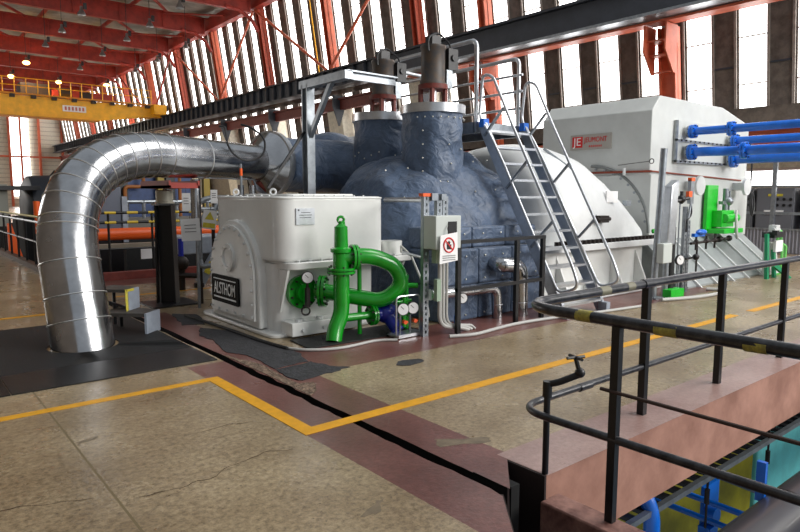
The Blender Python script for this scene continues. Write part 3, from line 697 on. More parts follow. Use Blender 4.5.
def gauge(t, c, d, r, name='gauge'):
    d, u, w = basis(d); c = V(c)
    g = MB().cyl(c, c + d * .04, r, n=24).build(name, BLACKST, t)
    MB().cyl(c + d * .041, c + d * .045, r * .88, n=24).build('dial', PAPER, g)
    MB().bar(c + d * .047 - u * r * .1, c + d * .047 + (u * .5 + w * .6) * r * .8, .006, .003, d).build('needle', INK, g)
    return g
t = thing('pressure_gauge', 'small round pressure gauge above the green blank flange on the pedestal', 'gauge', (3.8, 6.6, .7))
m = MB(); m.cyl((3.97, 6.6, .5), (3.97, 6.6, .68), .018, n=8); m.bar((3.97, 6.6, .38), (3.97, 6.6, .62), .05, .05); m.torus((3.93, 6.58, .34), (.5, .86, 0), .05, .012, 16, 6); m.build('manifold', BRONZE, t)
gauge(t, (3.97, 6.6, .75), (-.4, -.9, 0), .075)
# portable gauge frame
t = thing('gauge_stand', 'chrome tube stand with two round gauges and orange knobs by green pipes', 'gauge stand', (4.94, 5.86, 0))
x0, x1, y = 4.76, 5.12, 5.85
m = MB().tube(rounded([(x0, y, .02), (x0, y, .52), (x1, y - .02, .52), (x1, y - .02, .02)], .06), .011, 8); m.tube([(x0, y, .03), (x0, y + .16, .03), (x1, y + .14, .03), (x1, y - .02, .03), (x0, y, .03)], .011, 8); m.build('frame', ALU, t)
MB().box((x0, y - .05, .01), (x1 + .05, y + .15, .05)).build('base', ALU, t)
for x in (4.86, 5.02):
    gauge(t, (x, y + .01, .36), (-.35, -.95, .05), .078, 'gauge_dial')
    MB().cyl((x, y + .05, .3), (x, y + .05, .05), .014, n=8).build('stem', GALV, t)
    m = MB(); m.cyl((x + .02, y + .0, .2), (x + .01, y - .05, .2), .026, n=8); m.bar((x - .01, y - .03, .2), (x + .05, y - .04, .2), .02, .02); m.build('orange_knob', mat('orange_knob', (235, 90, 40), .4), t)
m = MB().cyl((4.94, y + .07, .12), (4.94, y + .07, .5), .03, n=10); m.cyl((4.86, y + .06, .28), (5.02, y + .06, .28), .026, n=10); m.cyl((4.82, y + .08, .44), (5.06, y + .08, .44), .022, n=10); m.build('green_manifold', GREEN, t)

# ------------------------------------------------------------------ turbine with blue lagging
def turbine():
    t = thing('steam_turbine', 'steam turbine wrapped in quilted dark blue lagging between white pedestal and grey ladder', 'turbine', (6.6, 7.9, 0))
    cy, cz = 7.92, .95
    prof = [(5.72, .85), (5.78, 1.05), (5.9, 1.18), (6.1, 1.3), (6.4, 1.38), (6.8, 1.46), (7.1, 1.5), (7.5, 1.52), (7.8, 1.47), (8.0, 1.38), (8.15, 1.22), (8.24, .95)]
    fine = []
    for (a, r0), (b, r1) in zip(prof, prof[1:]):
        for k in range(4): fine.append((a + (b - a) * k / 4, r0 + (r1 - r0) * k / 4))
    fine.append(prof[-1])
    m = MB().lathe((0, cy, cz), (1, 0, 0), fine, 72, .10, 2.6)
    m.v = [(min(v[0], 8.25), v[1], max(v[2], .9)) for v in m.v]
    m.build('casing_lagging', LAG, t)
    # vertical skirt panels on the near side
    m = MB()
    for k in range(3):
        x0 = 5.80 + k * .71
        for z0, z1 in ((.0, .5), (.5, 1.0), (1.0, 1.3)):
            m.box((x0 + .002, 6.14 + (.14 if z0 > .9 else 0), z0 + .002), (x0 + .708, 7.0, z1 - .002))
    m.box((5.72, 7.0, .0), (5.8, 9.2, 1.0)); m.box((5.8, 8.8, 0), (7.9, 9.3, .95))
    m.build('skirt_panel', LAG, t, bevel=.03, segs=3)
    def dome(y, x, r, z0, z1, nm):
        prof = [(0, r * 1.08), (.25, r * 1.0)] + [(.25 + (z1 - z0 - .25) * i / 8, r) for i in range(1, 9)]
        MB().lathe((x, y, z0), (0, 0, 1), prof, 48, .05, 4.0).build(nm, LAG, t)
        MB().lathe((x, y, z1 - .02), (0, 0, 1), [(0, r - .02), (0, r + .03), (.13, r + .03), (.13, .1)], 48).build('clamp_ring', ALU, t)
    dome(7.38, 6.73, .475, 1.75, 3.0, 'valve_lagging')
    dome(8.7, 6.78, .50, 1.6, 3.0, 'valve_lagging')
    # saddle shoulders between valve and casing
    MB().sphere((6.45, 7.35, 1.2), .82, 40, 20, (1.1, .9, .85)).build('shoulder_lagging', LAG, t)
    MB().sphere((6.5, 8.4, 1.7), .62, 32, 16).build('shoulder_lagging', LAG, t)
    # inlet
    p = [V(5.145, 9.574, 2.255), V(5.6, 9.71, 2.25), V(6.0, 9.7, 2.26), V(6.4, 9.45, 2.25), V(6.75, 9.1, 2.15), V(6.8, 8.75, 2.0)]
    MB().tube(rounded(p, .3), .46, 40).build('inlet_lagging', LAG, t)
    MB().sphere((6.55, 10.0, 2.5), .5, 32, 16, (1.2, 1, .8)).build('inlet_lagging', LAG, t)
    # studs
    proto = MB().sphere((0, 0, 0), .013, 8, 5).build('lagging_stud', STUD, t)
    pos = []
    for k in range(11):
        a = R(-70 + k * 14 - 90)
        for z in (1.95, 2.9): pos.append((6.73 + .49 * math.cos(a), 7.38 + .49 * math.sin(a), z))
    for dx, z in ((-.1, 2.5), (.16, 2.44), (-.06, 2.22)): pos.append((6.73 + dx, 7.38 - math.sqrt(.49 ** 2 - dx * dx) , z))
    for z in (2.1, 2.3, 2.5, 2.7): pos.append((6.73 - .42, 7.38 - .245, z))
    for k in range(9):
        a = R(150 + k * 15)
        pos.append((6.78 + .515 * math.cos(a), 8.7 + .515 * math.sin(a), 2.35 + .05 * (k % 3)))
    for k in range(6):
        x0 = 5.86 + k * .38
        for z in (.08, .42, .58, .9): pos.append((x0, 6.13, z))
        pos.append((x0 + .1, 6.27, 1.2))
    for x in (5.7, 6.1, 6.6, 7.0, 7.4, 7.7):
        for a in (35, 60): pos.append((x, cy - (1.25 + .12 * (x - 5.7) + .08) * math.cos(R(a)), cz + (1.25 + .12 * (x - 5.7) + .08) * math.sin(R(a))))
    pos = pos[:99]
    for i, q in enumerate(pos):
        if i == 0: proto.location = V(q) - t.location
        else:
            c = proto.copy(); COL.objects.link(c); c.parent = t; c.location = V(q) - t.location
    proto.data.transform(Matrix.Translation(t.location))
turbine()

def servo(y, x, lab):
    t = thing('valve_actuator', lab, 'actuator', (x, y, 3.12), 'valve actuators on the turbine')
    # red cast lantern
    m = MB()
    for a in range(45, 405, 90): m.bar((x + .19 * math.cos(R(a)), y + .19 * math.sin(R(a)), 3.11), (x + .19 * math.cos(R(a)), y + .19 * math.sin(R(a)), 3.42), .055, .055)
    m.lathe((x, y, 3.36), (0, 0, 1), [(0, .1), (0, .23), (.07, .23), (.07, .05)], 20); m.lathe((x, y, 3.11), (0, 0, 1), [(0, .1), (0, .23), (.04, .23), (.04, .05)], 20); m.build('lantern', RUST, t)
    MB().cyl((x, y, 3.11), (x, y, 3.4), .06, n=14).build('spindle', ALU, t)
    m = MB(); m.lathe((x, y, 3.43), (0, 0, 1), [(0, .2), (.03, .2), (.05, .185), (.52, .185), (.54, .2), (.58, .2), (.6, .1)], 24); m.build('cylinder', MOTOR, t)
    m = MB(); m.box((x - .09, y - .08, 4.02), (x + .09, y + .08, 4.16)); m.cyl((x, y, 4.16), (x, y, 4.2), .06, n=12); m.build('terminal_head', BLACKST, t)
    m = MB(); m.box((x + .22, y - .12, 3.68), (x + .42, y + .08, 4.0)); m.cyl((x + .32, y - .13, 3.86), (x + .32, y - .15, 3.86), .05, n=14); m.build('switch_box', BLACKST, t)
    m = MB().box((x + .2, y - .1, 3.4), (x + .32, y + .05, 3.68)); m.build('side_block', GALV, t)
    m = MB().tube(rounded([(x + .36, y - .02, 4.0), (x + .32, y - .02, 4.1), (x + .05, y - .05, 4.22), (x - .2, y - .1, 4.1), (x - .2, y - .12, 3.9)], .1), .014, 8); m.build('cable', BLACKST, t)
    m = MB().tube(rounded([(x + .3, y - .05, 3.4), (x + .34, y - .05, 3.25), (x + .28, y - .08, 3.13)], .05), .02, 8); m.build('drain_tube', CREAM, t)
servo(7.38, 6.73, 'weathered grey valve actuator on red lantern, atop the nearer blue valve dome')
servo(8.7, 6.78, 'grey valve actuator on red lantern atop the rear blue dome near gantry arm')

# galvanised gantry
t = thing('lifting_gantry', 'grey galvanised post with cantilever beams rising behind the white pedestal', 'gantry', (5.38, 8.84, 0))
m = MB(); gx, gy = 5.38, 8.84
for s in (-1, 1): m.box((gx - .07, gy + s * .07 - .012, 0), (gx + .07, gy + s * .07 + .012, 3.48))
m.box((gx - .01, gy - .07, 0), (gx + .01, gy + .07, 3.48)); m.box((gx - .07, gy - .12, 0), (gx + .08, gy + .12, .02)); m.build('post', GALV, t)
MB().box((gx - .07, 7.7, 3.42), (gx + .07, 9.0, 3.54)).build('beam', GALV, t)
m = MB(); m.box((gx - .03, 7.77, 3.43), (6.3, 7.83, 3.55)); m.box((gx - .03, 7.7, 3.53), (6.3, 7.9, 3.55)); m.build('cantilever_arm', GALV, t)
MB().bar((gx, gy, 2.6), (gx, 8.15, 3.44), .07, .07).build('brace', GALV, t)
m = MB().bar((4.7, 8.95, 1.85), (5.34, 8.9, 2.75), .04, .04); m.build('stay', BLACKST, t)

# ------------------------------------------------------------------ platform over the turbine and its ladder
t = thing('access_platform', 'aluminium walkway with tube rails spanning the turbine behind the blue valve domes', 'platform', (7.95, 8.2, 0))
MB().box((7.38, 7.08, 2.84), (8.48, 10.6, 2.9)).build('deck', GALV, t)
m = MB(); m.box((7.36, 7.1, 2.72), (7.42, 10.6, 2.9)); m.box((8.44, 7.1, 2.72), (8.5, 10.6, 2.9)); m.box((7.36, 7.06, 2.74), (8.5, 7.12, 2.9)); m.build('edge_beam', GALV, t)
m = MB().tube(rounded([(7.4, 7.1, 2.85), (7.4, 7.1, 4.16), (7.4, 9.15, 4.16), (7.4, 9.15, 2.9)], .13), .036, 12); m.cyl((7.4, 9.15, 4.0), (8.4, 9.15, 3.95), .03); m.build('handrail', ALU, t)
m = MB().tube(rounded([(8.44, 7.12, 2.85), (8.44, 7.12, 4.02), (8.44, 10.5, 4.02), (8.44, 10.5, 2.9)], .12), .034, 12); m.build('handrail', ALU, t)
m = MB()
for z in (3.2, 3.48, 3.75): m.cyl((8.44, 7.04, z), (8.44, 10.5, z), .022, n=8)
m.cyl((8.44, 8.8, 2.9), (8.44, 8.8, 4.0), .025, n=8); m.build('knee_rail', ALU, t)
for x in (7.6, 8.3):
    for y in (7.1, 10.3):
        pass
for x, y in ((7.45, 10.5), (8.42, 10.5)): MB().box((x - .04, y - .04, 0), (x + .04, y + .04, 2.8)).build('leg', GALV, t)

t = thing('inclined_ladder', 'steep aluminium ladder with tube handrails leaning up against the platform', 'ladder', (7.9, 5.4, 0))
y0, y1, zt = 5.36, 7.0, 2.86
xl, xr = 7.45, 8.42
def lad(z, off=0): return y0 + (y1 - y0) * z / zt - off
for x in (xl, xr): MB().bar((x, y0, .0), (x, y1, zt), .05, .16, (0, -1, .55)).build('stringer', ALU, t)
for k in range(11):
    z = .18 + k * .258
    MB().box((xl, lad(z) - .1, z - .03), (xr, lad(z) + .1, z + .005)).build('tread', ALU, t)
dv = V(0, y1 - y0, zt).normalized(); nv = V(0, -dv.z, dv.y)
for x in (xl - .0, xr + .0):
    s = -.03 if x < 7.9 else .03
    P = lambda u, h: V(x + s, y0, 0) + dv * u + nv * h
    m = MB().tube(rounded([P(1.0, .10), P(.34, .10), P(.28, .46), P(.6, .5), P(3.0, .52), P(3.8, .55), V(x + s, 6.98, 3.62), V(x + s, 7.05, 2.98), P(3.05, .08), P(2.6, .1), P(1.0, .10)], .13, 8), .023, 10); m.build('handrail', ALU, t)
    for u in (1.15, 2.15, 3.1): MB().bar(P(u, -.03), P(u + .15, .5), .04, .03).build('rail_bracket', GALV, t)
    MB().box((x - .05, y0 - .1, 0), (x + .05, y0 + .04, .14)).build('foot', STEPG, t)
    MB().box((x - .06, y1 - .08, zt - .05), (x + .06, y1 + .02, zt + .08)).build('end_cap', BLUEP, t, label='blue plastic cap')

# ------------------------------------------------------------------ white exhaust casing
def exhaust():
    t = thing('exhaust_casing', 'white painted exhaust casing with bolted joint between blue turbine and generator', 'turbine casing', (9.8, 7.9, 0))
    cy = 7.92; z0 = .93
    sec = [(8.28, 1.1, 1.2), (8.4, 1.4, 1.5), (8.65, 1.6, 1.68), (8.95, 1.68, 1.74), (9.4, 1.7, 1.72), (9.9, 1.68, 1.62), (10.4, 1.62, 1.36), (10.9, 1.55, 1.02), (11.25, 1.48, .72), (11.5, 1.42, .46)]
    n = 28; vs = []; fs = []
    for x, w, h in sec:
        for i in range(n + 1):
            a = math.pi * i / n; e = .8
            c, s_ = math.cos(a), math.sin(a)
            vs.append((x, cy - w * (abs(c) ** e) * (1 if c >= 0 else -1), z0 + h * abs(s_) ** e))
    m1 = n + 1
    for j in range(len(sec) - 1):
        for i in range(n): fs.append((j * m1 + i, (j + 1) * m1 + i, (j + 1) * m1 + i + 1, j * m1 + i + 1))
    fs.append(tuple(range(m1))); fs.append(tuple(reversed(range((len(sec) - 1) * m1, len(sec) * m1))))
    mb = MB(); mb.add(vs, fs); mb.build('upper_casing', WHITE2, t)
    MB().slab(rrect(8.27, 11.5, 6.12, 9.7, .1), .82, .93).build('joint_flange', WHITE2, t, bevel=.01)
    m = MB(); m.slab(rrect(8.0, 11.35, 6.3, 9.55, .25), .0, .82); m.build('lower_casing', WHITE, t, bevel=.02)
    m = MB()
    m.slab(rrect(7.98, 11.45, 6.0, 9.8, .1), 0, .1); m.build('base_flange', WHITE2, t, bevel=.02)
    for x in (8.5, 9.3, 10.1, 10.9): MB().prism([(6.02, .1), (6.32, .1), (6.32, .8)], (x, 0, 0), (0, 1, 0), (0, 0, 1), .04).build('gusset', WHITE, t)
    b = MB().cyl((8.35, 6.18, .93), (8.35, 6.18, 1.0), .042, n=6).build('joint_bolt', BRONZE, t)
    repeat(b, [(.125 * i, 0, 0) for i in range(1, 25)], t)
    # end flange ring and small fittings
    m = MB(); m.tube([(9.0, 7.0, 2.55), (9.25, 6.6, 2.2), (9.55, 6.25, 1.35)], .022, 8); m.build('lifting_rod', GALV, t)
    m = MB(); m.box((9.45, 6.12, 1.28), (9.72, 6.3, 1.40)); m.cyl((9.4, 6.15, 1.34), (9.78, 6.15, 1.34), .035, n=10); m.build('shackle', BRONZE, t)
    m = MB().box((9.95, 6.33, 1.62), (10.3, 6.36, 1.82)); m.build('label_plate', PAPER, t)
    MB().box((10.9, 6.5, 1.55), (11.05, 6.6, 1.65)).build('fitting', GALV, t)
exhaust()

# ------------------------------------------------------------------ generator
def generator():
    t = thing('generator', 'tall pale grey boxed generator with red and grey maker plate on its end', 'generator', (14, 7.9, 0))
    x0, x1, ya, yb = 11.85, 16.35, 6.6, 9.25
    prof = [(x0, .8), (x0, 3.42), (x0 + .28, 3.72), (14.9, 3.72), (x1, 3.42), (x1, .8)]
    m = MB().prism(prof, (0, yb, 0), (1, 0, 0), (0, 0, 1), yb - ya); m.build('casing', GENW, t, bevel=.02)
    m = MB().box((x0 - .03, ya - .05, .8), (x1 + .02, yb + .05, 2.16)); m.build('lower_casing', GENW, t, bevel=.015)
    m = MB().prism([(6.6, .82), (5.66, 0), (5.62, 0), (5.62, .03), (6.55, .85)], (x0 - .2, 0, 0), (0, 1, 0), (0, 0, 1), 4.5)
    m.prism([(6.6, .8), (9.3, .8), (9.3, 0), (5.75, 0)], (x0 - .1, 0, 0), (0, 1, 0), (0, 0, 1), 4.5)
    m.build('base_skirt', mat('skirt_grey', (150, 156, 156), .5, var=.1), t)
    for k in range(6):
        x = x0 + .15 + k * .72
        MB().prism([(6.62, .86), (5.60, .0), (5.52, .0), (6.55, .9)], (x, 0, 0), (0, 1, 0), (0, 0, 1), .05).build('skirt_rib', WHITE2, t)
    COP = mat('copper_tube', (140, 66, 48), .45, .4)
    m = MB(); m.cyl((x0 - .06, yb - .3, 2.22), (x0 - .06, ya - .06, 2.22), .024, n=10); m.cyl((x0 - .06, ya - .06, 2.22), (15.9, ya - .06, 2.10), .018, n=10); m.build('copper_pipe', COP, t)
    m = MB()
    for y in (7.1, 8.0): m.cyl((x0 - .1, y, 2.15), (x0 - .1, y, 2.3), .03, n=10)
    m.build('pipe_clip', WHITE2, t)
    for x in (13.3, 15.6):
        m = MB(); m.box((x - .1, ya - .3, 1.86), (x + .1, ya, 2.04)); m.cyl((x - .02, ya - .3, 1.95), (x - .02, ya - .36, 1.95), .2, n=20); m.build('lifting_trunnion', WHITE2, t)
    m = MB().box((x0 - .035, 7.95, 1.98), (x0 - .005, 8.1, 2.1)); m.build('junction_box', GALV, t)
    for z in (2.43, 2.86):
        p = MB().box((12.72, ya - .05, z), (15.5, ya + .01, z + .42)).build('cooler_panel', mat('cooler_panel', (190, 194, 192), .45), t)
        m = MB(); m.box((12.7, ya - .08, z - .01), (15.52, ya - .04, z + .04)); m.box((12.7, ya - .08, z), (12.76, ya - .04, z + .42)); m.build('panel_frame', GALV, p)
        b = MB().cyl((12.9, ya - .08, z + .02), (12.9, ya - .1, z + .02), .018, n=6).build('panel_bolt', BRONZE, p); repeat(b, [(.2 * i, 0, 0) for i in range(1, 13)], p)
    # maker plate
    p = MB().box((x0 - .03, 7.47, 2.72), (x0 + .0, 8.47, 3.04)).build('maker_plate', mat('brushed_plate', (170, 165, 158), .45, .3), t, label='brushed metal maker plate')
    m = MB().box((x0 - .035, 8.16, 2.77), (x0 - .03, 8.42, 3.0)); m.build('red_logo', REDP, p)
    text('logo_letters', 'JE', PAPER, p, (x0 - .037, 8.29, 2.885), (0, -1, 0), (0, 0, 1), .24, .002, .2)
    text('plate_lettering', 'JEUMONT', REDP, p, (x0 - .034, 7.84, 2.92), (0, -1, 0), (0, 0, 1), .15, .002, .56)
    m = MB()
    for k in range(7): m.box((x0 - .034, 7.69 + .047 * k, 2.768), (x0 - .030, 7.715 + .047 * k, 2.808))
    m.build('plate_print_marks', REDP, p)
    for i in range(9):
        a = R(10 + 75 * i / 8); MB().cyl((x0 - .04, 7.92 - 1.3 * math.cos(a), 1.0 + 1.3 * math.sin(a)), (x0 - .02, 7.92 - 1.3 * math.cos(a), 1.0 + 1.3 * math.sin(a)), .03, n=6).build('shield_bolt', GALV, t)
    m = MB().tube(arc((x0 - .03, 7.92, 1.0), (0, -1, 0), (0, 0, 1), 1.36, 0, 90, 16), .03, 8); m.build('end_shield_ring', mat('ring_grey', (120, 124, 124), .5), t)
    MB().tube(rounded([(11.6, 6.35, 1.05), (11.75, 6.25, 1.08), (11.85, 6.2, .95), (11.9, 6.2, .75)], .1), .045, 8).build('earth_cable', GREEN, t)
generator()

# blue cooling pipes leaving the generator face
def blue_pipe(x, z, y1, r, fl, label, bend=False):
    t = thing('cooling_pipe', label, 'pipe', (x, 6.4, z), 'blue cooling water pipes')
    if bend: pts = rounded([(x, 6.48, z), (x, 6.1, z), (x + .25, 5.75, z), (x + .25, y1, z)], .2)
    else: pts = [(x, 6.48, z), (x, y1, z)]
    MB().tube(pts, r, 20).build('pipe', BLUEP, t)
    for y in fl:
        f = MB(); xx = x + (.25 if bend and y < 6 else 0); flange(f, (xx, y, z), (0, 1, 0), r * 1.75, .05); fo = f.build('flange', BLUEP, t); flange_bolts((xx, y, z), (0, 1, 0), r * 1.5, .05, BRONZE, fo, 8)
    MB().cyl((x, 6.43, z), (x, 6.49, z), r * 1.5, n=18).build('nozzle', GALV, t)
blue_pipe(13.1, 3.06, -1.5, .08, (6.38, 5.62), 'upper blue pipe nearest the generator corner, with a flange partway along')
blue_pipe(13.1, 2.64, -1.5, .095, (6.38, 5.45), 'lower blue pipe that curves as it leaves the generator face before a large flange', True)
blue_pipe(15.1, 2.98, -1.5, .085, (6.38, 4.9), 'upper blue pipe at the far end of the generator face')
blue_pipe(15.1, 2.57, -1.5, .11, (6.38,), 'thickest and lowest of the blue pipes, at the far end of the generator face')
m = MB().tube(rounded([(15.85, 6.45, 2.9), (15.85, 6.35, 3.1), (15.88, 6.3, 2.5), (15.9, 6.3, 1.5), (16.05, 6.3, 1.2), (16.2, 6.3, 1.5), (16.1, 6.35, 1.9), (16.0, 6.3, 1.5), (16.1, 6.3, 1.3)], .15), .02, 8)
tag(m.build('hanging_hose', BLACKST), 'dark hose hanging in a coil at the far edge of the generator face', 'hose')
# ------------------------------------------------------------------ black guard rail by the turbine
t = thing('guard_rail', 'flat black two-rail guard rail standing against the blue turbine lagging', 'railing', (6.4, 5.6, 0))
for x in (5.56, 6.68, 7.24): MB().box((x - .03, 5.575, 0), (x + .03, 5.625, 1.17)).build('post', BLACKST, t)
for z in (1.165, .56): MB().box((5.53, 5.57, z - .025), (7.27, 5.63, z + .02)).build('rail', BLACKST, t)

# insulated pipes behind the rail
t = thing('insulated_pipe', 'silver clad pipe running level then down behind the black guard rail', 'pipe', (6.72, 6.0, 0), 'silver drain pipes')
MB().tube(rounded([(5.45, 6.0, .46), (6.7, 5.98, .44), (6.72, 5.97, .0)], .12), .075, 18).build('cladding', CLAD, t)
b = MB().torus((6.72, 5.97, .2), (0, 0, 1), .077, .006, 20, 6).build('band', ALU, t); 
b = MB().torus((6.2, 5.99, .447), (1, 0, 0), .077, .006, 20, 6).build('band', ALU, t)
t = thing('insulated_pipe', 'fatter silver clad elbow pipe coming out of the blue lagging beside the third post', 'pipe', (7.1, 5.9, 0), 'silver drain pipes')
MB().tube(rounded([(6.8, 6.12, .76), (6.78, 5.96, .76), (7.12, 5.9, .74), (7.14, 5.9, .0)], .16), .11, 20).build('cladding', CLAD, t)
for z in (.5, .2): MB().torus((7.14, 5.9, z), (0, 0, 1), .112, .006, 20, 6).build('band', ALU, t)
t = thing('pressure_gauge', 'small gauge on a thin stem at the first post of the black guard rail', 'gauge', (5.72, 5.75, 0))
MB().cyl((5.72, 5.72, .0), (5.72, 5.72, .36), .012, n=8).build('stem', GALV, t); gauge(t, (5.72, 5.7, .43), (-.3, -.95, 0), .07)
MB().cyl((5.66, 5.74, .05), (5.66, 5.74, .2), .02, n=8).build('blue_valve', BLUEP, t)

# cable rack with switch box
t = thing('cable_rack', 'perforated steel strut rack holding a switch box before the blue turbine', 'rack', (5.25, 5.75, 0))
def strut(mb, x, y, z0, z1):
    mb.box((x - .045, y - .004, z0), (x - .014, y + .004, z1)); mb.box((x + .014, y - .004, z0), (x + .045, y + .004, z1)); mb.box((x - .045, y, z0), (x - .038, y + .05, z1)); mb.box((x + .038, y, z0), (x + .045, y + .05, z1))
    z = z0
    while z < z1 - .03: mb.box((x - .016, y - .004, z), (x + .016, y + .004, z + .035)); z += .075
for x, z0 in ((5.14, 0), (5.36, .9), (5.46, 1.3)):
    m = MB(); strut(m, x, 5.74, z0, 1.73); m.build('strut', GALV, t)
for x in (5.14,): MB().box((x - .07, 5.72, 1.73), (x + .07, 5.8, 1.77)).build('end_cap', ORPIPE, t, label='orange end cap')
MB().box((5.2, 5.7, 1.68), (5.3, 5.78, 1.77)).build('terminal', GALV, t); MB().box((5.36, 5.7, 1.69), (5.44, 5.76, 1.76)).build('terminal', GALV, t)
m = MB(); m.cyl((5.5, 7.0, 1.68), (5.22, 5.78, 1.69), .035, n=10); m.cyl((5.4, 6.5, .98), (5.14, 5.8, .98), .02, n=8); m.build('cross_tube', ALU, t)
bx = MB().box((5.08, 5.5, 1.1), (5.5, 5.72, 1.5)).build('switch_box', BOXGREY, t, bevel=.008)
m = MB(); m.slab([(0, 0)] * 0 or [(5.28, 5.49), (5.42, 5.49), (5.42, 5.5), (5.28, 5.5)], 1.2, 1.43); m.build('handle_window', BLACKST, bx)
m = MB(); m.box((5.31, 5.47, 1.22), (5.4, 5.49, 1.29)); m.build('handle', REDP, bx)
for i, x in enumerate((5.3, 5.36, 5.42)):
    m = MB().tube(rounded([(x, 5.66, 1.12), (x, 5.66, .12 + .0 * i), (x + .35 + .05 * i, 5.66, .06), (x + .5, 5.64, .01)], .15), .026 - .004 * i, 8); m.build('conduit', CABLE, t)
m = MB(); m.box((5.18, 5.6, .92), (5.28, 5.68, 1.1)); m.box((5.2, 5.6, .45), (5.27, 5.66, .72)); m.build('cable_gland_box', mat('sage_grey', (150, 170, 150), .5), t)
s = thing('warning_notice', 'white prohibition notice with red ring hung on the grey switch box', 'sign', (5.24, 5.46, .9))
MB().hexa([(5.09, 5.44, .93), (5.39, 5.44, .96), (5.39, 5.446, .96), (5.09, 5.446, .93), (5.12, 5.46, 1.27), (5.40, 5.46, 1.30), (5.40, 5.466, 1.30), (5.12, 5.466, 1.27)]).build('sheet', PAPER, s)
c = V(5.25, 5.449, 1.15)
MB().torus(c, (0, 1, -.05), .085, .01, 28, 6).build('red_ring', REDP, s)
m = MB(); m.bar(c + V(-.055, -.004, .055), c + V(.055, -.004, -.055), .014, .004, (0, 1, 0)); m.build('red_bar', REDP, s)
m = MB(); m.sphere(c + V(0, .0, .03), .022, 10, 6, (1, .2, 1)); m.box(c + V(-.035, -.003, -.05), c + V(.035, .001, .01)); m.build('figure', INK, s)
m = MB()
for k in range(3): m.box((5.14, 5.438, 1.02 - .025 * k), (5.35, 5.442, 1.028 - .025 * k))
m.build('print_lines', mat('grey_ink', (120, 120, 120), .6), s)
m = MB().tube(rounded([(5.25, 5.45, 1.29), (5.24, 5.47, 1.35), (5.28, 5.48, 1.4)], .03), .006, 6); m.build('tie', BRONZE, s)
m = MB().tube([(5.45, 6.59, .97), (5.43, 6.57, 1.06), (5.38, 6.3, .95), (5.36, 6.0, .55), (5.32, 5.88, .2)], .016, 8)
tag(m.build('flexible_conduit', CABLE), 'grey flexible conduit drooping from the pedestal side to the rack foot', 'conduit')

# cables lying on the floor
def floor_cable(pts, r, label, m=CABLE):
    P = rounded([V(a, b, r + .012 if False else r) for a, b in pts], .5, 6)
    return tag(MB().tube(P, r, 8).build('floor_cable', m), label, 'cable')
floor_cable([(3.42, 6.6), (3.5, 6.05), (3.9, 5.82), (4.5, 5.9), (4.7, 5.75)], .017, 'pale cable curving round the corner of the black mat below the green pipes')
floor_cable([(3.3, 8.9), (3.38, 7.6), (3.4, 6.7), (3.46, 6.2)], .02, 'dark cable lying along the foot of the white pedestal end', RUBBER)
floor_cable([(5.3, 5.48), (5.6, 5.35), (6.5, 5.48), (7.2, 5.42), (8.3, 5.22), (9.3, 5.1)], .022, 'pale grey cable lying along the floor before the black guard rail')
floor_cable([(9.9, 5.2), (10.6, 4.95), (11.3, 4.9), (11.9, 5.0), (11.7, 5.3)], .03, 'pale hose looping over the floor at the generator foot')

# valve and instrument stand near the generator
t = thing('grey_pole', 'tall grey galvanised pole standing between exhaust casing and generator', 'pole', (10.1, 5.42, 0))
MB().cyl((10.05, 5.44, 0), (10.12, 5.4, 2.52), .055, n=14).build('pole', GALV, t); MB().box((9.95, 5.33, 0), (10.2, 5.55, .03)).build('base', GALV, t)
MB().box((9.98, 5.25, .62), (10.27, 5.37, .95)).build('junction_box', BOXGREY, t, bevel=.01)
m = MB(); m.torus((10.1, 5.6, 2.32), (1, 0, 0), .04, .008, 12, 6); m.cyl((10.1, 5.64, 2.32), (10.6, 6.53, 2.3), .006, n=6); m.build('wire_eye', BRONZE, t)
t = thing('insulated_riser', 'flat-topped silver insulated riser with black lower half next to the grey pole', 'pipe', (10.42, 5.42, 0))
m = MB(); m.hexa([(10.3, 5.35, .9), (10.55, 5.35, .9), (10.55, 5.5, .9), (10.3, 5.5, .9), (10.36, 5.35, 1.9), (10.6, 5.35, 2.02), (10.6, 5.5, 2.02), (10.36, 5.5, 1.9)]); m.build('silver_cover', ALU, t, bevel=.02)
m = MB().cyl((10.6, 5.45, 0), (10.6, 5.45, 1.2), .075, n=14); m.build('black_sleeve', RUBBER, t); MB().cyl((10.4, 5.42, 0), (10.4, 5.42, .9), .05, n=12).build('stem', GALV, t)
t = thing('hand_valve', 'black cross-handled hand valve on a thin rod by the silver riser', 'valve', (10.85, 5.45, 0))
MB().cyl((10.85, 5.45, 0), (10.85, 5.45, 1.75), .014, n=8).build('rod', GALV, t)
m = MB(); m.sphere((10.85, 5.43, 1.68), .075, 14, 8); m.cyl((10.66, 5.46, 1.64), (10.98, 5.36, 1.7), .03, n=8); m.cyl((10.85, 5.43, 1.6), (10.85, 5.43, 1.82), .03, n=8); m.build('valve_head', BLACKST, t)
gauge(t, (10.8, 5.4, .62), (-.3, -.95, 0), .09)
t = thing('instrument_stand', 'perforated strut stand with orange tip, gauge valves and blue handle before the generator', 'stand', (11.1, 5.42, 0))
m = MB(); strut(m, 11.1, 5.45, 0, 1.55); strut(m, 11.22, 5.45, 0, 1.3); m.build('strut', GALV, t)
m = MB(); m.box((11.12, 5.4, 1.6), (11.24, 5.46, 2.02)); m.cyl((11.18, 5.42, 1.6), (11.1, 5.42, 1.3), .02, n=8); m.build('probe', GALV, t)
m = MB(); m.box((11.12, 5.395, 2.0), (11.25, 5.465, 2.06)); m.box((11.02, 5.38, 1.72), (11.14, 5.44, 1.82)); m.build('orange_tip', ORPIPE, t)
MB().tube(rounded([(11.18, 5.42, 1.65), (11.2, 5.4, 1.4), (11.05, 5.42, 1.3), (11.06, 5.42, 1.1)], .1), .016, 8).build('dark_cable', BLACKST, t)
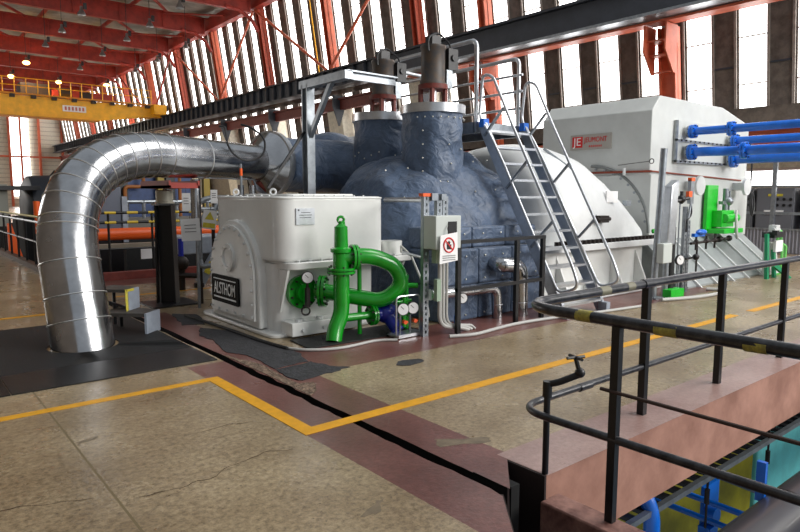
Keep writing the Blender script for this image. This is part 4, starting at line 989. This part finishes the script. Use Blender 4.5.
m = MB(); m.box((11.35, 5.4, 1.0), (11.75, 5.46, 1.06)); m.sphere((11.6, 5.4, 1.08), .08, 12, 6, (2, 1, .7)); m.build('blue_handle', BLUEP, t)
m = MB(); m.cyl((11.3, 5.44, .88), (12.3, 5.44, .9), .025, n=8)
for x in (11.5, 11.9, 12.25): m.cyl((x, 5.44, .75), (x, 5.44, 1.0), .02, n=8); m.sphere((x, 5.44, .9), .05, 10, 6)
m.cyl((11.55, 5.44, .9), (11.55, 5.44, .2), .018, n=8); m.build('valve_manifold', BRONZE, t)
m = MB(); m.cyl((11.06, 5.4, .62), (11.5, 5.38, .64), .02, n=8); m.sphere((11.35, 5.36, .64), .06, 10, 6); m.build('black_valve', BLACKST, t)
m = MB()
for k in range(4): m.cyl((11.0 + .09 * k, 5.5, .05), (11.0 + .09 * k, 5.5, .7 - .08 * k), .03, n=8)
m.build('small_tube', GALV, t)
m = MB(); m.box((10.3, 5.25, 0), (10.75, 5.4, .14)); tag(m.build('green_box', GREEN2), 'small green fitting on the floor beside the black sleeve of the riser', 'fitting')

# bright green valve panel on the generator face
t = thing('pump_assembly', 'bright green panel with pump and shelf mounted on the generator face', 'panel', (14.4, 6.45, 1.0))
MB().box((14.0, 6.42, .94), (14.5, 6.5, 1.97)).build('back_plate', GREEN2, t, bevel=.008)
MB().box((14.05, 6.05, .92), (15.0, 6.45, 1.02)).build('shelf', GREEN2, t, bevel=.008)
m = MB(); m.box((14.25, 6.2, 1.05), (14.85, 6.42, 1.42)); m.cyl((14.3, 6.18, 1.25), (14.9, 6.18, 1.25), .1, n=14); m.build('pump_body', GREEN2, t, bevel=.01)
m = MB(); m.cyl((14.6, 6.3, 1.42), (14.6, 6.3, 1.9), .06, n=12); m.box((14.4, 6.26, 1.55), (14.85, 6.36, 1.62)); m.sphere((14.65, 6.25, 1.62), .1, 12, 8); m.cyl((14.8, 6.3, 1.4), (14.8, 6.3, 1.85), .02, n=8); m.build('instruments', GALV, t)
m = MB().tube(rounded([(14.95, 6.2, 1.4), (14.6, 6.05, 1.3), (14.55, 6.0, .9), (14.6, 6.0, .8)], .2), .03, 8); m.build('grey_hose', CABLE, t)
m = MB(); m.cyl((14.2, 6.3, .78), (15.0, 6.3, .78), .03, n=8); m.sphere((14.4, 6.3, .78), .07, 10, 6); m.sphere((14.9, 6.3, .78), .07, 10, 6); m.cyl((14.2, 6.3, .93), (14.2, 6.3, .76), .03, n=8); m.build('bottom_valve', BRONZE, t)

# teal stand and light green rail
t = thing('teal_stand', 'teal green steel stand carrying white and black equipment at the generator end', 'stand', (14.6, 5.55, 0))
for x in (14.36, 14.75):
    MB().bar((x, 5.5, 0), (x, 5.55, .95 if x < 14.5 else .6), .1, .06, (0, 1, 0)).build('upright', TEAL, t)
m = MB(); m.bar((14.4, 5.4, .3), (14.9, 5.25, 0), .07, .06); m.bar((14.6, 5.5, .35), (15.1, 5.35, 0), .07, .06); m.bar((14.3, 5.6, .3), (14.9, 5.6, .3), .06, .06); m.build('foot_brace', TEAL, t)
m = MB(); m.hexa([(14.75, 5.6, .05), (15.35, 5.6, .05), (15.35, 5.75, .05), (14.75, 5.75, .05), (14.75, 5.6, .75), (14.95, 5.6, .75), (14.95, 5.75, .75), (14.75, 5.75, .75)]); m.build('white_cover', WHITE2, t)
MB().box((14.6, 5.45, .56), (14.98, 5.5, .8)).build('notice', PAPER, t)
m = MB(); m.box((14.5, 5.45, .86), (14.98, 5.7, .98)); m.box((14.48, 5.4, .92), (14.6, 5.5, 1.02)); m.build('black_clamp', BLACKST, t)
m = MB(); m.box((14.7, 5.5, .98), (14.9, 5.65, 1.12)); m.cyl((14.65, 5.55, 1.02), (14.95, 5.55, 1.02), .05, n=10); m.build('white_head', WHITE2, t)
t.location.y -= .26; t.location.x -= .06
t = thing('light_green_railing', 'thin light green bent tube rail beyond the teal stand', 'railing', (15.6, 5.5, 0))
m = MB()
for d in (0, .2): m.tube(rounded([(15.1, 5.55, .93), (15.45 + d, 5.5, .96), (15.5 + d, 5.5, .68), (15.66 + d, 5.45, .6), (15.62 + d, 5.45, .0)], .04), .03, 8)
m.build('tube', LGREEN, t); MB().box((15.1, 5.4, 0), (15.5, 5.55, .16)).build('foot', GREEN2, t)

# ------------------------------------------------------------------ switchgear beyond the generator
for i, (y, c, lab) in enumerate(((9.85, (98, 100, 104), 'grey switchgear cubicle half hidden by the generator edge'), (8.55, (104, 106, 112), 'grey switchgear cubicle with yellow label beyond the generator end'), (7.15, (86, 92, 122), 'blue grey switchgear cubicle to the far side of the grey frame post'),
                            (5.9, (92, 96, 120), 'blue grey switchgear cubicle nearest the frame edge'))):
    t = thing('switchgear_cubicle', lab, 'cabinet', (24.4, y, 0), 'switchgear cubicles')
    MB().box((23.6, y - .6, 0), (25.2, y + .6, 2.0)).build('body', mat('cubicle_%d' % i, c, .5), t, bevel=.02)
    d = MB().box((23.56, y - .55, .1), (23.6, y + .55, 1.9)).build('door', mat('cubicle_%d' % i, c, .5), t, bevel=.005)
    m = MB()
    for k in range(3):
        for q in range(2): m.cyl((23.53, y - .1 - .2 * k, 1.62 - .2 * q), (23.56, y - .1 - .2 * k, 1.62 - .2 * q), .05, n=10)
    m.build('indicator', BOXGREY if i > 1 else BLACKST, d)
    if i == 1: MB().box((23.54, 8.3, 1.72), (23.56, 8.75, 1.8)).build('yellow_label', YELTAPE, d)
    m = MB(); m.box((23.52, y - .3, 1.1), (23.56, y + .3, 1.25)); m.build('white_handle_plate', PAPER if i == 1 else BOXGREY, d)
t = thing('corrugated_fence', 'low grey corrugated sheet fence in front of the switchgear cubicles', 'fence', (21, 7, 0))
m = MB(); m.box((21.05, 2.5, .0), (21.1, 9.9, .72))
for k in range(74): m.cyl((21.04, 2.55 + .1 * k, .02), (21.04, 2.55 + .1 * k, .7), .028, n=6)
m.build('corrugated_sheet', mat('fence_grey', (140, 140, 148), .5, .3), t); MB().box((21.0, 2.5, .7), (21.12, 9.9, .75)).build('top_rail', GALV, t)
t = thing('glazed_frame', 'slim pale grey upright frame with cross rails in front of the switchgear', 'frame', (21.5, 7.9, 0))
MB().box((21.4, 7.75, 0), (21.5, 7.87, 3.3)).build('upright', GALV, t); m = MB(); m.box((21.42, 2, 1.16), (21.48, 10, 1.24)); m.box((21.42, 2, 2.0), (21.48, 10, 2.06)); m.box((21.42, 2, 3.2), (21.48, 10, 3.3)); m.build('cross_rail', GALV, t)
m = MB(); m.box((27, -10, 0), (27.3, 14, 2.1)); m.box((27, -10, 2.75), (27.3, 14, 5)); struct(m, 'wall_annex', CREAM)
MB().box((27.05, -10, 2.1), (27.1, 14, 2.75)).build('window_201', PANE, kind='structure', smooth=False)
m = MB(); m.box((22.2, -10, 3.9), (27.3, 14, 4.0)); struct(m, 'ceiling_annex', CREAM)
for z, x, lab in ((2.62, 24.2, 'pale cable tray above the switchgear, lower'), (3.0, 24.8, 'pale cable tray above the switchgear, higher one')):
    t = thing('cable_tray', lab, 'cable tray', (x + .2, 5, z), 'cable trays')
    MB().box((x, 0, z), (x + .4, 10.2, z + .09)).build('tray', mat('tray_pink', (206, 186, 176), .5), t)
    h = MB().cyl((x + .2, 1, z + .09), (x + .2, 1, 3.9), .02, n=6).build('hanger', GALV, t); repeat(h, [(0, 3, 0), (0, 6, 0), (0, 9, 0)], t)

# ------------------------------------------------------------------ front guard rail round the pit
WORN = mat('worn_black_paint', (24, 25, 29), .3, .2, rgb2=(62, 62, 66), vscale=16, detail=8, coat=.3)
t = thing('pit_railing', 'black tubular pit railing with yellow tape marks turning the corner in the foreground', 'railing', (3.1, 2.55, 0))
yb, xn = 2.55, 3.08
MB().tube(rounded([(17, yb, 1.05), (xn, yb, 1.06), (xn, -3, 1.08)], .3, 10), .034, 14).build('top_rail', WORN, t)
MB().tube(rounded([(17, yb, .42), (6.2, yb, .4), (xn, yb, .39), (xn, -3, .41)], .22, 10), .024, 12).build('mid_rail', WORN, t)
for x in (4.62, 5.95, 7.45, 8.95, 10.5, 12.0, 13.5): MB().box((x - .028, yb - .028, 0), (x + .028, yb + .028, 1.03)).build('post', BLACKST, t)
for y in (1.86, .5, -1): MB().box((xn - .022, y - .024, -.09), (xn + .022, y + .024, 1.04)).build('post', BLACKST, t)
WT = mat('worn_yellow_tape', (176, 164, 72), .5, vscale=30, rgb2=(120, 112, 60), detail=6)
for y, w in ((2.12, .1), (1.64, .12), (1.20, .1)): MB().cyl((xn, y, 1.0605), (xn, y - w, 1.0625), .0348, n=14).build('yellow_tape', WT, t, label='worn yellow tape band')
for x, w in ((3.95, .12), (4.3, .1)): MB().cyl((x, yb, 1.0595), (x + w, yb, 1.0595), .0348, n=14).build('worn_gloss_band', mat('worn_gloss_band', (120, 116, 96), .5), t, label='pale band of wear and painted gloss')  # pale bands put the worn rail's metal gloss into the colour
for x in (4.55, 3.75): MB().cyl((x, yb, .388 if x < 4 else 1.059), (x + .14, yb, .388 if x < 4 else 1.059), .04 if x > 4 else .03, n=14).build('sleeve_joint', WORN, t)
tag(MB().tube([(3.06, 1.94, .67), (3.06, .6, .66), (3.06, -2, .66)], .011, 8).build('thin_rod', mat('rusty_rod', (60, 44, 38), .7)), 'thin rusty rod fixed across the pit railing post between its rails', 'rod')
t = thing('water_tap', 'black standpipe with a small cross-handled tap at the railing corner', 'tap', (3.1, 2.36, -.1))
m = MB().tube(rounded([(3.135, 2.36, -.5), (3.135, 2.36, .58), (3.16, 2.30, .60), (3.24, 2.2, .66)], .03), .021, 10); m.cyl((3.135, 2.36, .5), (3.135, 2.36, .6), .03, n=10); m.build('standpipe', BLACKST, t)
m = MB(); m.sphere((3.24, 2.2, .67), .032, 12, 8); m.cyl((3.24, 2.2, .66), (3.22, 2.22, .76), .014, n=8); m.build('tap_body', BLACKST, t)
m = MB(); m.cyl((3.16, 2.24, .765), (3.28, 2.2, .765), .01, n=8); m.cyl((3.20, 2.16, .765), (3.24, 2.28, .765), .01, n=8); m.build('cross_handle', BLACKST, t)

# ------------------------------------------------------------------ things down in the pit
t = thing('cable_ladder', 'black slatted cable ladder with grey edge bar hung under the floor slab', 'tray', (6, 2.8, -1))
MB().bar((3.2, 2.62, -.98), (14, 2.62, -.98), .05, .05).build('edge_bar', GALV, t)
MB().bar((3.2, 3.3, -.98), (14, 3.3, -.98), .05, .05).build('edge_bar', BLACKST, t)
s = MB().box((3.3, 2.64, -1.0), (3.38, 3.3, -.96)).build('slat', BLACKST, t); repeat(s, [(.2 * i, 0, 0) for i in range(1, 50)], t)
for x, nm in ((6.05, 'nearer'), (7.52, 'farther')):
    m = MB(); m.cyl((x, 2.62, -1.5), (x, 2.62, -.585), .012, n=8); m.cyl((x, 2.62, -1.25), (x, 2.62, -1.1), .025, n=8)
    tag(m.build('hanger_rod', BRONZE), nm + ' steel hanger rod with turnbuckle below the pink slab edge', 'rod', 'hanger rods')
tag(MB().box((4.6, 3.75, -4.1), (10.2, 4.3, -1.0)).build('olive_tank', OLIVE, bevel=.03), 'olive yellow tank wall deep in the pit under the slab', 'tank')
tag(MB().box((10.24, 3.7, -4.1), (12.3, 4.3, -1.05)).build('cyan_cabinet', CYAN, bevel=.03), 'pale cyan cabinet in the pit beyond the olive tank', 'cabinet')
tag(MB().bar((7.66, 3.6, -1.6), (7.55, 2.3, -1.62), .16, .05).build('grey_ledge', STEPG), 'grey ledge bar crossing in front of the olive tank', 'beam')
for z, nm in ((-1.42, 'upper'), (-1.62, 'lower')):
    tag(MB().cyl((6.45, 3.4, z), (6.45, 2.2, z), .032, n=10).build('blue_rail', BLUEP), nm + ' thin blue bar in front of the olive tank', 'pipe', 'thin blue bars')
t = thing('blue_bracket', 'bright blue plate bracket clamped on the thin blue bars in the pit', 'bracket', (6.95, 3.0, -1.7))
MB().box((6.82, 2.98, -1.9), (7.18, 3.02, -1.46)).build('plate', BLUEP, t); m = MB(); m.cyl((6.85, 2.95, -1.75), (6.85, 2.85, -1.75), .1, n=12); m.box((6.7, 2.85, -1.95), (6.9, 2.98, -1.85)); m.build('clamp', BLUEP, t)
t = thing('pit_pipe', 'fat dark pipe with a blue strap running along the pit below the railing', 'pipe', (6, 2.05, -1.1))
MB().tube([(5.0, 2.02, -1.22), (14, 2.02, -1.22)], .22, 24).build('pipe', mat('dark_pipe_paint', (58, 56, 60), .4, coat=.3), t)
MB().torus((6.35, 2.02, -1.22), (1, 0, 0), .225, .02, 28, 6).build('strap', BLACKST, t); MB().bar((6.2, 2.2, -1.1), (6.2, 2.2, -.72), .05, .08).build('blue_hanger', BLUEP, t)
tag(MB().tube([(5.0, 1.73, -1.40), (14, 1.73, -1.40)], .07, 14).build('pale_pipe', mat('blue_paint_highlight', (190, 205, 235), .4)), 'pale blue white pipe just below the fat dark pit pipe', 'pipe')  # pale tone paints in the white highlight along a blue pipe
t = thing('blue_steelwork', 'blue steel frame with posts at the pit corner under the pale pipe', 'frame', (6.6, 1.6, -4))
for x in (6.0, 7.4): MB().box((x - .04, 1.55, -4.1), (x + .04, 1.65, -1.4)).build('post', BLUEP, t)
MB().box((5.5, 1.55, -1.55), (14, 1.65, -1.45)).build('rail', BLUEP, t)
t = thing('blue_bent_pipe', 'blue pipe bending down at the near end of the pit under the slab', 'pipe', (4.9, 2.6, -1))
MB().tube(rounded([(4.3, 3.2, -.84), (5.0, 2.7, -.84), (5.0, 2.62, -1.0), (5.0, 2.6, -3)], .15), .07, 14).build('pipe', BLUEP, t)
t = thing('silver_duct', 'pale silver lagged ducts in the near pit corner beside the blue bent pipe', 'duct', (4.9, 3.4, -2))
MB().tube([(4.0, 3.3, -1.25), (5.3, 3.3, -1.25)], .2, 18).build('duct', ALU, t); MB().tube([(5.35, 3.45, -1.2), (5.35, 3.45, -4)], .16, 16).build('duct', WHITE2, t)
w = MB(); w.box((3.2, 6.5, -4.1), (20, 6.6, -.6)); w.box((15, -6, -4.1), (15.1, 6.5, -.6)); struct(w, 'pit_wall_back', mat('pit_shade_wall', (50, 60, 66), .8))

# ------------------------------------------------------------------ the far opening and plant at the left
w = MB(); w.box((2.795, 13.55, -.5), (16, 13.75, .16)); struct(w, 'opening_kerb_trim', mat('kerb_red', (118, 52, 44), .6, var=.25))
w = MB(); w.box((2.66, 13.8, -.4), (2.82, 45, .12)); struct(w, 'opening_edge_trim', mat('edge_steel', (92, 74, 62), .5, .3, var=.3))
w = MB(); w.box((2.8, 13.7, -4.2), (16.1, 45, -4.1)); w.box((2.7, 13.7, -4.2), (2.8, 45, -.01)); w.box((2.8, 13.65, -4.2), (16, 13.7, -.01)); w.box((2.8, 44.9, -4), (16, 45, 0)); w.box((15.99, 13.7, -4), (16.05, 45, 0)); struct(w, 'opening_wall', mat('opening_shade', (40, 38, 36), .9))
STRIPE = bpy.data.materials.new('hazard_stripe'); STRIPE.use_nodes = True
nt = STRIPE.node_tree; b = nt.nodes['Principled BSDF']; tc = nt.nodes.new('ShaderNodeTexCoord'); sp = nt.nodes.new('ShaderNodeSeparateXYZ'); ma = nt.nodes.new('ShaderNodeMath'); ma.operation = 'PINGPONG'; ma.inputs[1].default_value = .22
gt = nt.nodes.new('ShaderNodeMath'); gt.operation = 'GREATER_THAN'; gt.inputs[1].default_value = .11; mx = nt.nodes.new('ShaderNodeMix'); mx.data_type = 'RGBA'
mx.inputs['A'].default_value = (*lin((20, 20, 20)), 1); mx.inputs['B'].default_value = (*lin((225, 190, 40)), 1)
nt.links.new(tc.outputs['Object'], sp.inputs[0]); nt.links.new(sp.outputs['X'], ma.inputs[0]); nt.links.new(ma.outputs[0], gt.inputs[0]); nt.links.new(gt.outputs[0], mx.inputs['Factor']); nt.links.new(mx.outputs['Result'], b.inputs['Base Color'])
t = thing('opening_railing', 'black rail with yellow striped top bars in front of the orange pipes', 'railing', (3, 13.85, 0))
for z in (1.37, 1.17): MB().cyl((2.8, 13.85, z), (9, 13.85, z), .028, n=8).build('striped_rail', STRIPE, t)
for z in (.62,): MB().cyl((2.8, 13.85, z), (9, 13.85, z), .02, n=8).build('mid_rail', BLACKST, t)
for x in (3.62, 4.5, 5.5, 6.5, 7.5, 8.5): MB().cyl((x, 13.85, .1), (x, 13.85, 1.37), .025, n=8).build('post', BLACKST, t)
t = thing('opening_side_railing', 'dark baluster railing along the far floor opening with yellow marked top rail', 'railing', (2.75, 20, 0))
MB().cyl((2.74, 13.9, 1.12), (2.74, 40, 1.12), .03, n=8).build('top_rail', GALV, t)
m = MB(); m.cyl((2.74, 13.9, 1.24), (2.74, 40, 1.24), .025, n=8); m.build('yellow_rail', YELTAPE, t)
MB().cyl((2.74, 13.9, .66), (2.74, 40, .66), .025, n=8).build('mid_rail', BLACKST, t)
p = MB().cyl((2.74, 14.4, .1), (2.74, 14.4, 1.2), .028, n=8).build('baluster', BLACKST, t); repeat(p, [(0, 1.15 * i, 0) for i in range(1, 18)], t)
t = thing('orange_pipe', 'thick bright orange pipe running level behind the black post and silver pipe', 'pipe', (5.5, 15, .85), 'orange pipes')
MB().tube([(3.0, 15, .86), (9.5, 15, .86)], .135, 18).build('pipe', ORPIPE, t)
m = MB()
for x in (3.2, 5.0, 7.0, 9): m.box((x, 14.9, -4.09), (x + .1, 15.1, .75))
m.build('bracket', BLACKST, t)
tag(MB().box((3.0, 14.6, .56), (9.5, 14.9, .66)).build('service_ledge', mat('ledge_grey', (150, 140, 124), .6)), 'pale grey ledge below the orange pipe behind the railing', 'ledge')
tag(MB().box((4.43, 14.45, .32), (4.72, 14.47, .54)).build('small_sign', PAPER), 'small pale sign on the dark wall under the orange pipe', 'sign')
t = thing('grey_cabinet', 'plain slate grey cabinet behind the striped railing inside the pipe bend', 'cabinet', (4.1, 16.3, 0))
MB().box((3.55, 16, .66), (4.5, 16.6, 1.92)).build('body', mat('slate_grey', (98, 104, 118), .5), t, bevel=.02); MB().box((3.55, 16, -4.09), (4.5, 16.6, .66)).build('plinth', BLACKST, t)
MB().box((4.5, 15.95, .6), (4.62, 16.6, 1.7)).build('pale_edge', STEPG, t)
t = thing('background_machine', 'dim grey pipework and pump skid behind the striped railing', 'machine', (6, 18, 0))
m = MB(); m.box((5.0, 17.5, .7), (8.5, 19, 1.1)); m.build('skid', mat('skid_grey', (110, 106, 98), .6), t); m = MB(); m.box((5.0, 17.5, -4.09), (8.5, 19, .7)); m.build('skid_base', DARK, t)
for k in range(7):
    x = 5.1 + .45 * k; MB().cyl((x, 17.7, 1.1), (x, 17.7, 1.6), .05, n=8).build('valve_stem', GALV, t)
MB().cyl((5.0, 17.7, 1.55), (8.4, 17.7, 1.55), .05, n=8).build('header', GALV, t)
t = thing('blue_tank', 'blue clad plant wall with brown pipes and yellow uprights seen beneath the silver pipe', 'plant', (7, 22, 0))
MB().box((5.2, 22, -4.09), (8.6, 23, 2.9)).build('blue_panel', mat('plant_blue', (46, 70, 118), .5, var=.2), t)
for x in (5.75, 7.3, 8.9): MB().box((x, 21.7, 0), (x + .22, 21.9, 2.9)).build('yellow_upright', mat('dull_yellow', (150, 128, 40), .5), t)
for x in (6.05, 7.6): MB().box((x, 21.75, 0), (x + .3, 21.9, 2.9)).build('dark_column', BLACKST, t)
MB().tube(rounded([(6.2, 21.6, .8), (6.2, 21.6, 2.0), (6.8, 21.6, 2.0), (6.8, 21.6, 3.0)], .15), .06, 8).build('brown_pipe', mat('brown_pipe_paint', (150, 90, 40), .5), t)
MB().cyl((8.0, 21.6, .8), (8.0, 21.6, 2.9), .06, n=8).build('brown_pipe', mat('brown_pipe_paint', (150, 90, 40), .5), t)
t = thing('dark_turbine_hood', 'huge dark slate rounded machine hood at the far side of the opening', 'machine', (4.8, 27, 0))
MB().lathe((4.3, 28, 1.2), (1, 0, 0), [(0, .2), (0, 1.0), (.15, 1.25), (1.2, 1.3), (2.4, 1.25), (2.4, 1.0), (3.2, .9)], 36).build('hood', mat('slate_hood', (44, 49, 58), .5), t)
MB().box((4.1, 26.5, -4.09), (7.5, 29.5, .9)).build('base', DARK, t)
MB().box((3.0, 26.6, .6), (3.6, 27.6, 2.1)).build('grey_housing', mat('housing_pale', (150, 150, 140), .6), t)
m = MB(); m.box((2.9, 26.3, 1.9), (4.6, 28, 2.05)); m.cyl((5.2, 27.9, 2.2), (5.5, 27.9, 2.6), .15, n=10); m.build('dark_top_fitting', BLACKST, t)
for x, nm in ((3.55, 'nearer the frame edge'), (3.9, 'nearer the silver pipe')):
    t = thing('orange_marker_post', 'small orange marker post by the far baluster railing, ' + nm, 'post', (x, 21, 0), 'orange marker posts')
    MB().cyl((x, 21, -4.09), (x, 21, .6), .05, n=8).build('stem', ORPIPE, t); MB().cyl((x, 21, .6), (x, 21, 1.55), .09, n=10).build('head', ORPIPE, t)
tag(MB().hexa([(2.85, 21.5, -.1), (3.2, 21.5, -.1), (3.2, 21.6, -.1), (2.85, 21.6, -.1), (2.85, 21.5, .9), (2.95, 21.5, .9), (2.95, 21.6, .9), (2.85, 21.6, .9)]).build('orange_barrier', ORPIPE), 'orange barrier panel behind the far baluster railing at the frame edge', 'barrier')
t = thing('orange_rail_post', 'thin red orange post at the end of the striped rails near the black post', 'post', (4.66, 13.95, 0)); MB().cyl((4.72, 13.95, .16), (4.72, 13.95, 1.75), .035, n=8).build('post', ORPIPE, t)

# silver vertical pipes and tags between the post and the pedestal
t = thing('silver_riser_pipe', 'silver insulated vertical pipe hanging below the steam pipe just beyond the black post', 'pipe', (3.95, 9.3, 1.0), 'silver riser pipes')
MB().cyl((3.73, 9.42, 1.25), (3.73, 9.42, 1.98), .075, n=18).build('cladding', CLAD, t); MB().cyl((3.73, 9.42, 0), (3.73, 9.42, 1.25), .025, n=10).build('stem', GALV, t)
for x, nm in ((4.46, 'first'), (4.66, 'second')):
    t = thing('silver_riser_pipe', nm + ' of two slim silver risers right behind the pedestal corner', 'pipe', (x, 9.4, 0), 'silver riser pipes')
    MB().cyl((x, 9.4, 0), (x, 9.4, 1.9), .05, n=14).build('cladding', CLAD, t)
t = thing('small_bore_piping', 'grey small bore tubes and elbows behind the hanging white tags', 'piping', (3.8, 9.9, 0))
m = MB(); m.tube(rounded([(3.92, 9.8, .6), (3.92, 9.8, 1.64), (4.1, 9.8, 1.7), (4.9, 9.8, 1.7)], .12), .04, 8); m.tube(rounded([(4.15, 9.8, 1.2), (4.2, 9.8, 1.62), (4.6, 9.8, 1.68), (5.0, 9.75, 1.68)], .12), .04, 8); m.tube(rounded([(3.9, 9.8, 1.1), (4.0, 9.8, 1.45), (4.3, 9.8, 1.45)], .1), .03, 8); m.tube([(3.92, 9.8, 1.52), (5.0, 9.8, 1.54)], .03, 8); m.tube(rounded([(3.92, 9.8, .7), (3.9, 9.7, .6), (4.5, 9.6, .7)], .1), .04, 8); m.build('tube', GALV, t)
m = MB(); m.cyl((3.92, 9.8, 0), (3.92, 9.8, .6), .03, n=8); m.cyl((4.15, 9.8, 0), (4.15, 9.8, 1.2), .03, n=8); m.build('stem', BRONZE, t)
def paper_tag(c, w, h, tilt, lab, warn=False, nm='paper_tag'):
    c = V(c); ex = V(.77, -.63, 0) * math.cos(tilt) + V(0, 0, math.sin(tilt)); ey = V(0, 0, 1) * math.cos(tilt) - V(.77, -.63, 0) * math.sin(tilt); nn = ex.cross(ey)
    t = thing(nm, lab, 'tag', c, 'paper tags on the small pipes')
    def q(mb, a, b, c2, d, off): p = [c + ex * x + ey * y + nn * off for x, y in ((a, b), (c2, b), (c2, d), (a, d))]; mb.hexa([v - nn * .002 for v in p] + [v + nn * .002 for v in p])
    m = MB(); q(m, -w / 2, -h / 2, w / 2, h / 2, 0); m.build('sheet', PAPER, t)
    m = MB().cyl(c + ey * h / 2, c + ey * (h / 2 + .08), .004, n=6); m.build('tie', BRONZE, t)
    if warn:
        m = MB(); p = [c + ex * x + ey * y + nn * .004 for x, y in ((-.07, 0), (.07, 0), (0, .12))]; m.add(p, [(0, 1, 2)]); m.build('yellow_triangle', YELTAPE, t, smooth=False)
        m = MB(); q(m, -.09, -.12, .09, -.05, .004); m.build('yellow_strip', YELTAPE, t)
    else:
        m = MB()
        for k in range(3): q(m, -w * .3, h * (.2 - .15 * k), w * .3, h * (.2 - .15 * k) + .01, .004)
        m.build('print_lines', mat('grey_ink', (120, 120, 120), .6), t)
paper_tag((3.42, 9.0, 1.64), .12, .26, 0, 'small narrow white tag just by the black post')
paper_tag((3.47, 9.0, 1.24), .28, .32, .05, 'large white paper tag hanging between post and pedestal')
paper_tag((3.76, 9.0, 1.38), .2, .28, -.12, 'white tag with yellow warning triangle at the pedestal corner', True)
paper_tag((3.84, 9.0, 1.72), .1, .2, 0, 'tiny white tag above the yellow warning tag')
t = thing('grey_machine_leg', 'grey equipment case with angled leg and yellow label behind the pedestal corner', 'equipment', (4.7, 11.6, 0))
MB().box((4.3, 11.7, .62), (6.6, 12.6, .95)).build('case', STEPG, t, bevel=.02)
l = MB().bar((4.62, 11.6, .08), (4.95, 11.6, .62), .16, .14, (0, 1, 0)).build('leg', STEPG, t); MB().bar((4.72, 11.52, .26), (4.84, 11.52, .46), .12, .01, (0, 1, 0)).build('yellow_label', YELTAPE, l)
MB().cyl((4.6, 11.6, 0), (4.6, 11.6, .08), .1, n=10).build('foot', BLACKST, t); MB().box((6.2, 11.8, 0), (6.4, 12.4, .62)).build('rear_leg', STEPG, t)
t = thing('hand_pump', 'dark valve body with blue handle on the floor between post and pedestal', 'valve', (4.2, 11.4, 0))
m = MB(); m.cyl((4.2, 11.4, 0), (4.2, 11.4, .5), .06, n=10); m.sphere((4.2, 11.4, .5), .14, 12, 8); m.cyl((4.0, 11.4, .3), (4.5, 11.3, .25), .05, n=8); m.build('body', BRONZE, t); MB().cyl((4.2, 11.4, .6), (4.2, 11.4, .95), .05, n=8).build('handle', DBLUE, t)
# ------------------------------------------------------------------ light
w = bpy.data.worlds.new('world'); S.world = w; w.use_nodes = True
bg = w.node_tree.nodes['Background']; bg.inputs['Color'].default_value = (.86, .93, 1.0, 1); bg.inputs['Strength'].default_value = .42
def area(name, loc, target, sx, sy, power, col=(1, .97, .93)):
    l = bpy.data.lights.new(name, 'AREA'); l.shape = 'RECTANGLE'; l.size = sx; l.size_y = sy; l.energy = power; l.color = col
    o = bpy.data.objects.new(name, l); COL.objects.link(o); o.location = loc
    o.rotation_euler = (V(target) - V(loc)).to_track_quat('-Z', 'Y').to_euler(); return o
area('side_window_light', (16, -12, 9), (9, 7, 1), 15, 7, 3900)
area('far_side_fill_light', (-8.8, 66, 7), (21, 66, 5), 70, 4, 4500)  # added fill to brighten the far hall; no window is modelled there
area('overhead_fill_light', (14, 0, 15), (9, 5, 0), 8, 10, 1500)  # added unseen lamp that brightens the foreground from above
for x, y in sorted(lit):
    l = bpy.data.lights.new('bay_lamp_light', 'SPOT'); l.energy = 2500; l.color = (1, .82, .55); l.shadow_soft_size = .25; l.spot_size = R(150); l.spot_blend = .4
    o = bpy.data.objects.new('bay_lamp_light', l); COL.objects.link(o); o.location = (x, y, 12.1)
S.view_settings.view_transform = 'Standard'; S.view_settings.look = 'None'; S.view_settings.exposure = .1; S.view_settings.gamma = 1
S.view_settings.use_curve_mapping = False
S.cycles.use_denoising = True
S.cycles.max_bounces = 6; S.cycles.diffuse_bounces = 3; S.cycles.glossy_bounces = 4
S.cycles.sample_clamp_indirect = 6
